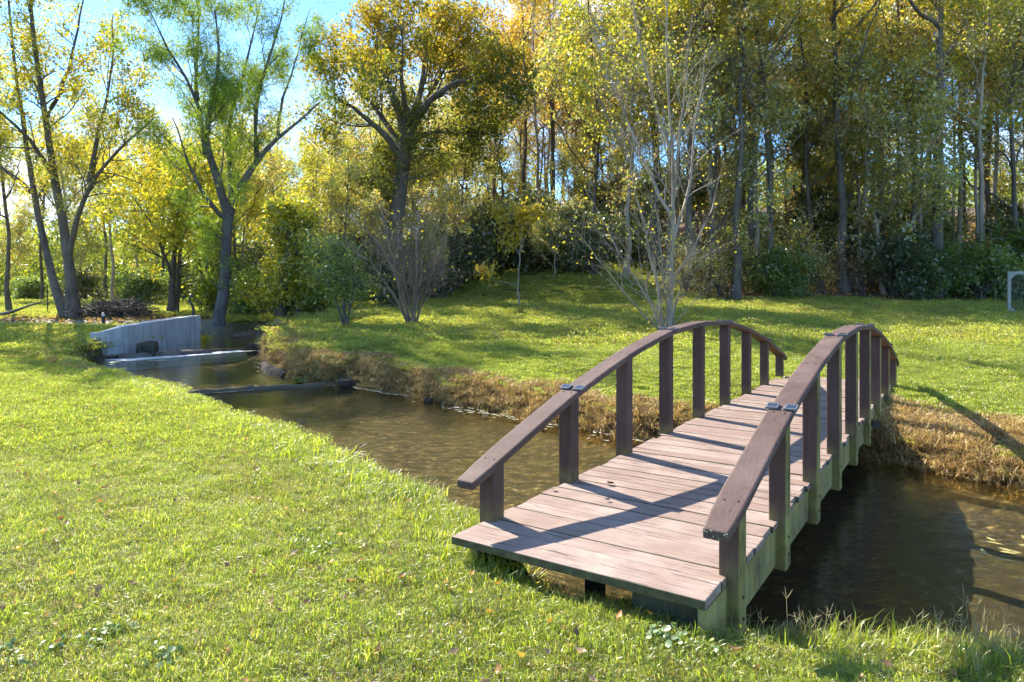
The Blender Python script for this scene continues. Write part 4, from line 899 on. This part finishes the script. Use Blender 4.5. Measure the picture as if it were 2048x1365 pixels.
# weirs: low stone sills with weed trailing over them
k = NM('wet_stone'); M['stone'] = k.pbr(k.ramp(k.noise(k.obj(), 9, 5, .65), [(.3, (.035, .03, .025)), (.7, (.11, .095, .07))]), .95, k.bump(k.noise(k.obj(), 14, 4), .5, .02), Specular_IOR_Level=.1)
k = NM('foam_scum'); M['scum'] = k.pbr(k.ramp(k.noise(k.pos(), 16, 4, .7), [(.35, (.20, .19, .09)), (.65, (.52, .50, .36))]), .7)
def rocky(name, label, pts, w_, z0, z1, seed, mat=None, cat='stone'):
    """an irregular low ridge of stone along a line"""
    rg_ = np.random.default_rng(seed); pts = np.array(pts, float); n = max(6, int(np.linalg.norm(pts[-1]-pts[0])/.14)); t = np.linspace(0, 1, n); d = np.linspace(0, 1, len(pts))
    cx = np.interp(t, d, pts[:, 0]); cy = np.interp(t, d, pts[:, 1]); tx = np.gradient(cx); ty = np.gradient(cy); L_ = np.hypot(tx, ty); nx_, ny_ = -ty/L_, tx/L_
    prof = [(-1, z0), (-.95, z1-.35*(z1-z0)), (-.6, z1), (0, z1+.01), (.6, z1), (.95, z1-.35*(z1-z0)), (1, z0)]; V = []
    for i in range(n):
        for u_, z_ in prof:
            q = u_*w_*.5*(1+.25*rg_.normal()*(abs(u_) > .5)); V.append((cx[i]+nx_[i]*q, cy[i]+ny_[i]*q, z_+rg_.normal()*.012))
    V = np.array(V); b = np.arange(n*7).reshape(n, 7); Fq = np.stack([b[:-1, :-1], b[:-1, 1:], b[1:, 1:], b[1:, :-1]], -1).reshape(-1, 4)
    c0 = V.mean(0); c0[2] = z0; me = mesh_np(name, V-c0, [Fq, b[:1, ::1], b[-1:, ::-1]], mat or M['stone'], smooth=False)
    return tag(link(name, me, None, tuple(c0)), label, cat)
M['wet_wood'] = NM('wet_wood').pbr((.14, .12, .08), .9, Specular_IOR_Level=.1)
q = MB(); q.hexa([(-9.75, 16.35, -.5), (-9.1, 16.15, -.5), (-7.2, 18.55, -.5), (-7.5, 18.75, -.5), (-9.75, 16.35, -.255), (-9.1, 16.15, -.262), (-7.2, 18.55, -.262), (-7.5, 18.75, -.255)], .5)
tag(q.build('spillway_ledge', M['ledge'], bevel=.004), 'pale flat tapering concrete ledge at the foot of the retaining wall', 'ledge')
rocky('weir', 'low straight stone weir crossing the stream in the middle of the lawn', [(-7.2, 10.82), (-4.9, 12.02), (-2.75, 13.12)], .07, -.6, -.298, 1, M['wet_wood'], cat='weir')
rocky('weir', 'stone weir at the foot of the concrete wall holding back the upper pool', [(-10.2, 16.66), (-8.3, 18.25), (-6.35, 19.85)], .2, -.6, -.235, 2, cat='weir')
def rock(label, x, y, z, sx, sy, sz, seed, rz=0, mat=None, nm='rock'):
    bm = bmesh.new(); bmesh.ops.create_cube(bm, size=1); bmesh.ops.subdivide_edges(bm, edges=bm.edges, cuts=4, use_grid_fill=True); r_ = random.Random(seed)
    for v in bm.verts:
        l = v.co.length; v.co *= (1-.16*(l-.5)/.36); v.co.x *= sx; v.co.y *= sy; v.co.z *= sz
        v.co += Vector((r_.gauss(0, 1), r_.gauss(0, 1), r_.gauss(0, 1)))*.028*min(sx, sy, sz)
    me = bpy.data.meshes.new(nm); bm.to_mesh(me); bm.free(); me.materials.append(mat or M['stone'])
    o = link(nm, me, None, (x, y, z)); o.rotation_euler = (0, 0, rz); return tag(o, label, 'rock')
rock('square black stone block at the right end of the upper weir', -7.1, 19.9, -.10, .5, .4, .42, 3, .3)
rock('flat black stone in the water before the square block of the upper weir', -7.15, 19.1, -.2, .42, .3, .25, 4)
rock('dark stone block in front of the concrete wall', -9.15, 17.15, -.08, .45, .35, .40, 5, .1)
rock('flat grey stone at the right end of the lower weir', -3.02, 12.72, -.30, .42, .3, .16, 6, .5)
rock('small grey stone at the water line right of the lower weir', -1.35, 11.0, -.34, .14, .1, .1, 7)
rocky('stone_edging', 'row of dark rough stones edging the pool on the far bank', [(-5.6, 15.4), (-5.0, 14.2), (-4.4, 13.4)], .25, -.5, -.19, 8, cat='stone edging')
rocky('driftwood_heap', 'dark line of driftwood and debris caught against the weir below the concrete wall', [(-9.6, 16.6), (-8.8, 17.35), (-8.0, 18.1)], .35, -.4, -.17, 9, M['bark'], 'driftwood')
# floating scum, flat ragged rafts
def raft(x, y, lx, ly, rz, z, seed, V, Fs):
    r_ = random.Random(seed); n = 22; b = len(V); V.append((x, y, z))
    for i in range(n):
        a = 2*pi*i/n; q = .65+.5*r_.random(); px_, py_ = cos(a)*lx*q, sin(a)*ly*q; V.append((x+px_*cos(rz)-py_*sin(rz), y+px_*sin(rz)+py_*cos(rz), z))
    for i in range(n): Fs.append((b, b+1+i, b+1+(i+1) % n))
V, Fs = [], []
for i in range(9): raft(-9.0+i*.26, 16.75+i*.27, .30, .10, .78, -.266, 50+i, V, Fs)
for i in range(12): raft(-6.9+i*.2, 10.92+i*.104, .16, .03, .48, -.344, 70+i, V, Fs)
for i in range(5): raft(-3.9+i*.28, 12.62+i*.1-.05*i, .15, .035, .3, -.344, 80+i, V, Fs)
rq = random.Random(8)
for i in range(26): raft(-2.9+i*.08+rq.gauss(0, .03), 12.45-i*.068+rq.gauss(0, .03), .05+.13*rq.random(), .015+.03*rq.random(), -.7+rq.gauss(0, .2), -.344+.0002*i, 90+i, V, Fs)
for i in np.arange(0, 40, .25): raft(-.95+i*.08+rq.gauss(0, .09), 10.42-i*.068+rq.gauss(0, .07), .012+.06*rq.random()**2, .008+.02*rq.random(), -.7+rq.gauss(0, .3), -.344+.0002*i, 120+int(i*4), V, Fs)
rr = random.Random(3)
for i in range(70):
    t = rr.random(); ax_ = rr.choice(((-1.3, 11.0, 1.5, 8.1), (1.5, 8.1, 3.4, 7.5), (-6.8, 18, -4.8, 14)))
    raft(ax_[0]+(ax_[2]-ax_[0])*t-rr.random()*.35, ax_[1]+(ax_[3]-ax_[1])*t-rr.random()*.25, .015+.03*rr.random(), .01+.02*rr.random(), -.7, -.344 if ax_[0] > -5 else -.264, 200+i, V, Fs)
for i in range(14): raft(-9.3+rr.random()*1.4, 15.4+rr.random()*1.2, .10*rr.random()+.04, .04, rr.random(), -.264, 300+i, V, Fs)
tag(link('floating_scum', mesh_np('floating_scum', np.array(V), [np.array(Fs)], M['scum'])), 'pale scum and algae floating along the weirs and the water edge', 'scum', kind='stuff')
V, Fs = [], []
for i in range(14): raft(3.15+rr.random()*1.1, 3.9+rr.random()*1.2, .02+.07*rr.random(), .01+.02*rr.random(), rr.random()*3, -.345, 400+i, V, Fs)
M['algae'] = NM('algae').pbr((.30, .26, .08), .95)
tag(link('floating_algae', mesh_np('floating_algae', np.array(V), [np.array(Fs)], M['algae'])), 'yellow green algae rafts on the sunny water downstream of the bridge', 'algae', kind='stuff')
# path bollard lamp
bp = P(207, 644, 22.5); bl = tag(empty('bollard_light', (bp[0], bp[1], gz(bp[0], bp[1]))), 'short black bollard light with a pale band standing beside the path', 'bollard light')
q = MB(); q.lathe([(.07, 0), (.07, .02), (.055, .03), (.055, .30)], 16); q.build('post', M['black'], bl)
q = MB(); q.lathe([(.05, .30), (.05, .37)], 16); q.build('lens', NM('lens').pbr((.75, .76, .78), .3), bl)
q = MB(); q.lathe([(.058, .37), (.058, .40), (.03, .415)], 16); q.build('cap', M['black'], bl)
# grey framed screen at the wood edge
fx0, fy = px2x(2016, 21.3), 21.3; fz0 = gz(fx0+.9, fy); fr_ = tag(empty('framed_screen', (fx0, fy, fz0), -.12), 'grey wooden frame with dark netting standing on the lawn at the far right', 'framed screen')
M['greywood'] = bark_mat('grey_wood', (.26, .25, .23), (.44, .42, .39), 10)
for a in ((0, .09, 0, .05, 0, 1.36), (1.8, 1.89, 0, .05, 0, 1.36)): q = MB(); q.box(*a); q.build('upright', M['greywood'], fr_, bevel=.004)
for a in ((.09, 1.8, .003, .047, 1.27, 1.36), (.09, 1.8, .003, .047, .03, .12)): q = MB(); q.box(*a); q.build('rail', M['greywood'], fr_, bevel=.004)
for sx, sz, cx, cz in ((1, 1, .09, .12), (1, -1, .09, 1.27), (-1, 1, 1.8, .12), (-1, -1, 1.8, 1.27)):
    q = MB(); q.v = [(cx, -.004, cz), (cx+sx*.14, -.004, cz), (cx, -.004, cz+sz*.14), (cx, .0, cz), (cx+sx*.14, .0, cz), (cx, .0, cz+sz*.14)]; q.f = [(0, 1, 2), (5, 4, 3), (0, 3, 4, 1), (1, 4, 5, 2), (2, 5, 3, 0)]; q.t = [.5]*5
    q.build('corner_plate', M['greywood'], fr_)
V = []; Fn = []
def thin(a, b, r=.0035):
    global V, Fn
    a = np.array(a, float); b = np.array(b, float); i = len(V); d_ = np.array([r, 0, 0]) if abs(a[0]-b[0]) < 1e-6 else np.array([0, 0, r]); e = np.array([0, r, 0])
    V += [a-d_-e, a+d_-e, a+d_+e, a-d_+e, b-d_-e, b+d_-e, b+d_+e, b-d_+e]; Fn += [(i+s0, i+(s0+1) % 4, i+4+(s0+1) % 4, i+4+s0) for s0 in range(4)]
for i in range(1, 57): thin((.09+i*.03, .025, .12), (.09+i*.03, .025, 1.27))
for i in range(1, 38): thin((.09, .027, .12+i*.03), (1.8, .027, .12+i*.03))
link('netting', mesh_np('netting', np.array(V), [np.array(Fn)], M['black']), fr_)
# cream board leaning in the ivy, brush pile, log, fallen branch, wire fence
bd = P(556, 636, 23.6); ob = rock('cream rounded slab of stone leaning in the ivy behind the stream', bd[0], bd[1], gz(bd[0], bd[1])+.2, .42, .12, .62, 12, .2, NM('cream_stone').pbr((.55, .50, .38), .9), 'stone_slab'); ob.rotation_euler = (.1, .35, .2)
def sticks(name, label, cat, cx, cy, n, lx, hz, L0, seed, mat, r=.014):
    rg_ = np.random.default_rng(seed); z0 = gz(cx, cy); Ps = []; 
    for _ in range(n):
        a = rg_.random()*pi; u_ = rg_.normal(size=2)*np.array([lx*.42, .45]); h = hz*max(0, 1-(u_[0]/lx)**2)*rg_.random()**.6; l = L0*(.4+.8*rg_.random())
        d_ = nrmz(np.array([cos(a), sin(a)*.7, rg_.normal()*.22])); m_ = np.array([u_[0], u_[1], h]); w2 = rg_.normal(size=(4, 3))*.05*l
        Ps.append([m_+d_*l*(t-.5)+w2[i] for i, t in enumerate((0, .33, .66, 1))])
    Ps = np.array(Ps); Ps[..., 2] = np.maximum(Ps[..., 2], 0); V, Fq = tubes(Ps, np.linspace(1, .35, 4)[None]*r*(.5+rg_.random((n, 1))), 4)
    return tag(link(name, mesh_np(name, V, [Fq], mat), None, (cx, cy, z0)), label, cat)
b0 = P(235, 620, 26.5); sticks('brush_pile', 'wide heap of cut brush and sticks between the twin-stemmed tree and the small maple', 'brush pile', b0[0], b0[1], 800, 1.5, .6, 1.3, 1, M['bark'])
b0 = P(600, 655, 25.0); sticks('root_tangle', 'tangle of dark twigs and roots beside the cream slab', 'twig tangle', b0[0], b0[1], 500, .9, .8, .9, 2, M['bark'])
b0 = P(500, 668, 23.3); sticks('dead_reeds', 'reddish dead stems leaning over the upper pool near the willow', 'dead reeds', b0[0], b0[1], 500, .8, .35, .6, 3, M['bark_red'], .008)
def single(name, label, cat, pts, r0, r1, mat=None):
    p_, r_ = limb(pts, r0, r1, 14); V, Fq = tubes(p_[None]-p_[0], r_[None], 8); tag(link(name, mesh_np(name, V, [Fq], mat or M['bark'], smooth=True), None, tuple(p_[0])), label, cat)
single('fallen_branch', 'long fallen branch lying across the grass at the far left beyond the path', 'branch', [P(-20, 632, 27), P(20, 626, 27), P(60, 611, 27.2), P(85, 604, 27.4)], .09, .03)
single('crooked_stump', 'thin crooked vine-like stem rising behind the far end of the concrete wall', 'stem', [P(386, 640, 26), P(387, 612, 26), P(379, 604, 26), P(376, 596, 26), P(383, 590, 26), P(388, 594, 26)], .07, .04)
fn = tag(empty('wire_fence', tuple(P(300, 600, 30))), 'thin wire fence with metal posts between the sunlit field and the brush pile', 'fence'); fn.location.z = gz(fn.location.x, 30)
for i, x in enumerate(np.arange(-9, 8.1, 2.25)):
    q = MB(); q.tube([(x, 0, -.2), (x, 0, 1.25)], .022, 6); q.build('post', M['iron'], fn)
for z in (.3, .6, .9, 1.15): q = MB(); q.tube([(-9, 0, z), (0, 0, z-.02), (9, 0, z)], .004, 4); q.build('wire', M['iron'], fn)
# ferns at the willow's foot, single leaves on the deck
V, Fq, tn = [], [], []
def plant(label, x, y, sc, seed, mat, nm='fern'):
    tup = blade_patch(seed, 90, .22, .25, .6, .045, 1.4, 1.0, (.6, .2), gauss=True); o = link(nm, mk(nm, tup, mat), None, (x, y, gz(x, y))); o.scale = (sc,)*3; tag(o, label, 'plant')
plant('lush green fern at the far end of the concrete wall', *P(410, 668, 22.2)[:2], 1.0, 500, M['leaf_lime'])
plant('green fern at the foot of the willow', *P(432, 672, 23.0)[:2], .9, 501, M['leaf_shrub'])
plant('small spiky plant left of the foot of the bare bush', *P(803, 655, 18.0)[:2], .55, 502, M['leaf_shrub'], 'spiky_plant')
def deck_leaf(label, v_, s_, size, col, seed):
    r_ = random.Random(seed); bm = bmesh.new(); n = 10; cvt = bm.verts.new((0, 0, .004)); ring = []
    for i in range(n):
        a = 2*pi*i/n; q = size*(.55 if i % 2 else .30)*(1+.25*r_.random()); ring.append(bm.verts.new((cos(a)*q*1.3, sin(a)*q, .008+.35*size*abs(sin(a))*r_.random())))
    for i in range(n): bm.faces.new((cvt, ring[i], ring[(i+1) % n]))
    bm.normal_update()
    me = bpy.data.meshes.new('dry_leaf'); bm.to_mesh(me); bm.free(); me.materials.append(NM('dry_leaf').pbr(col, .7)); wx = -.312+v_*cA+s_*sA; wy = 3.67-v_*sA+s_*cA
    o = link('dry_leaf', me, None, (wx, wy, DZ+.004)); o.rotation_euler = (0, 0, r_.random()*6); tag(o, label, 'leaf')
deck_leaf('crumpled brown leaf on the planks near the second left-hand post', .28, 1.35, .045, (.17, .09, .05), 1)
deck_leaf('small brown leaf on the planks inside the handrail shadow', .42, 1.02, .028, (.15, .08, .05), 2)
deck_leaf('curled pale yellow leaf on the planks halfway across the bridge', .98, 2.75, .045, (.45, .33, .10), 3)
deck_leaf('tiny brown leaf at the edge of the planks near the first left-hand post', .03, 1.02, .035, (.2, .12, .07), 4)
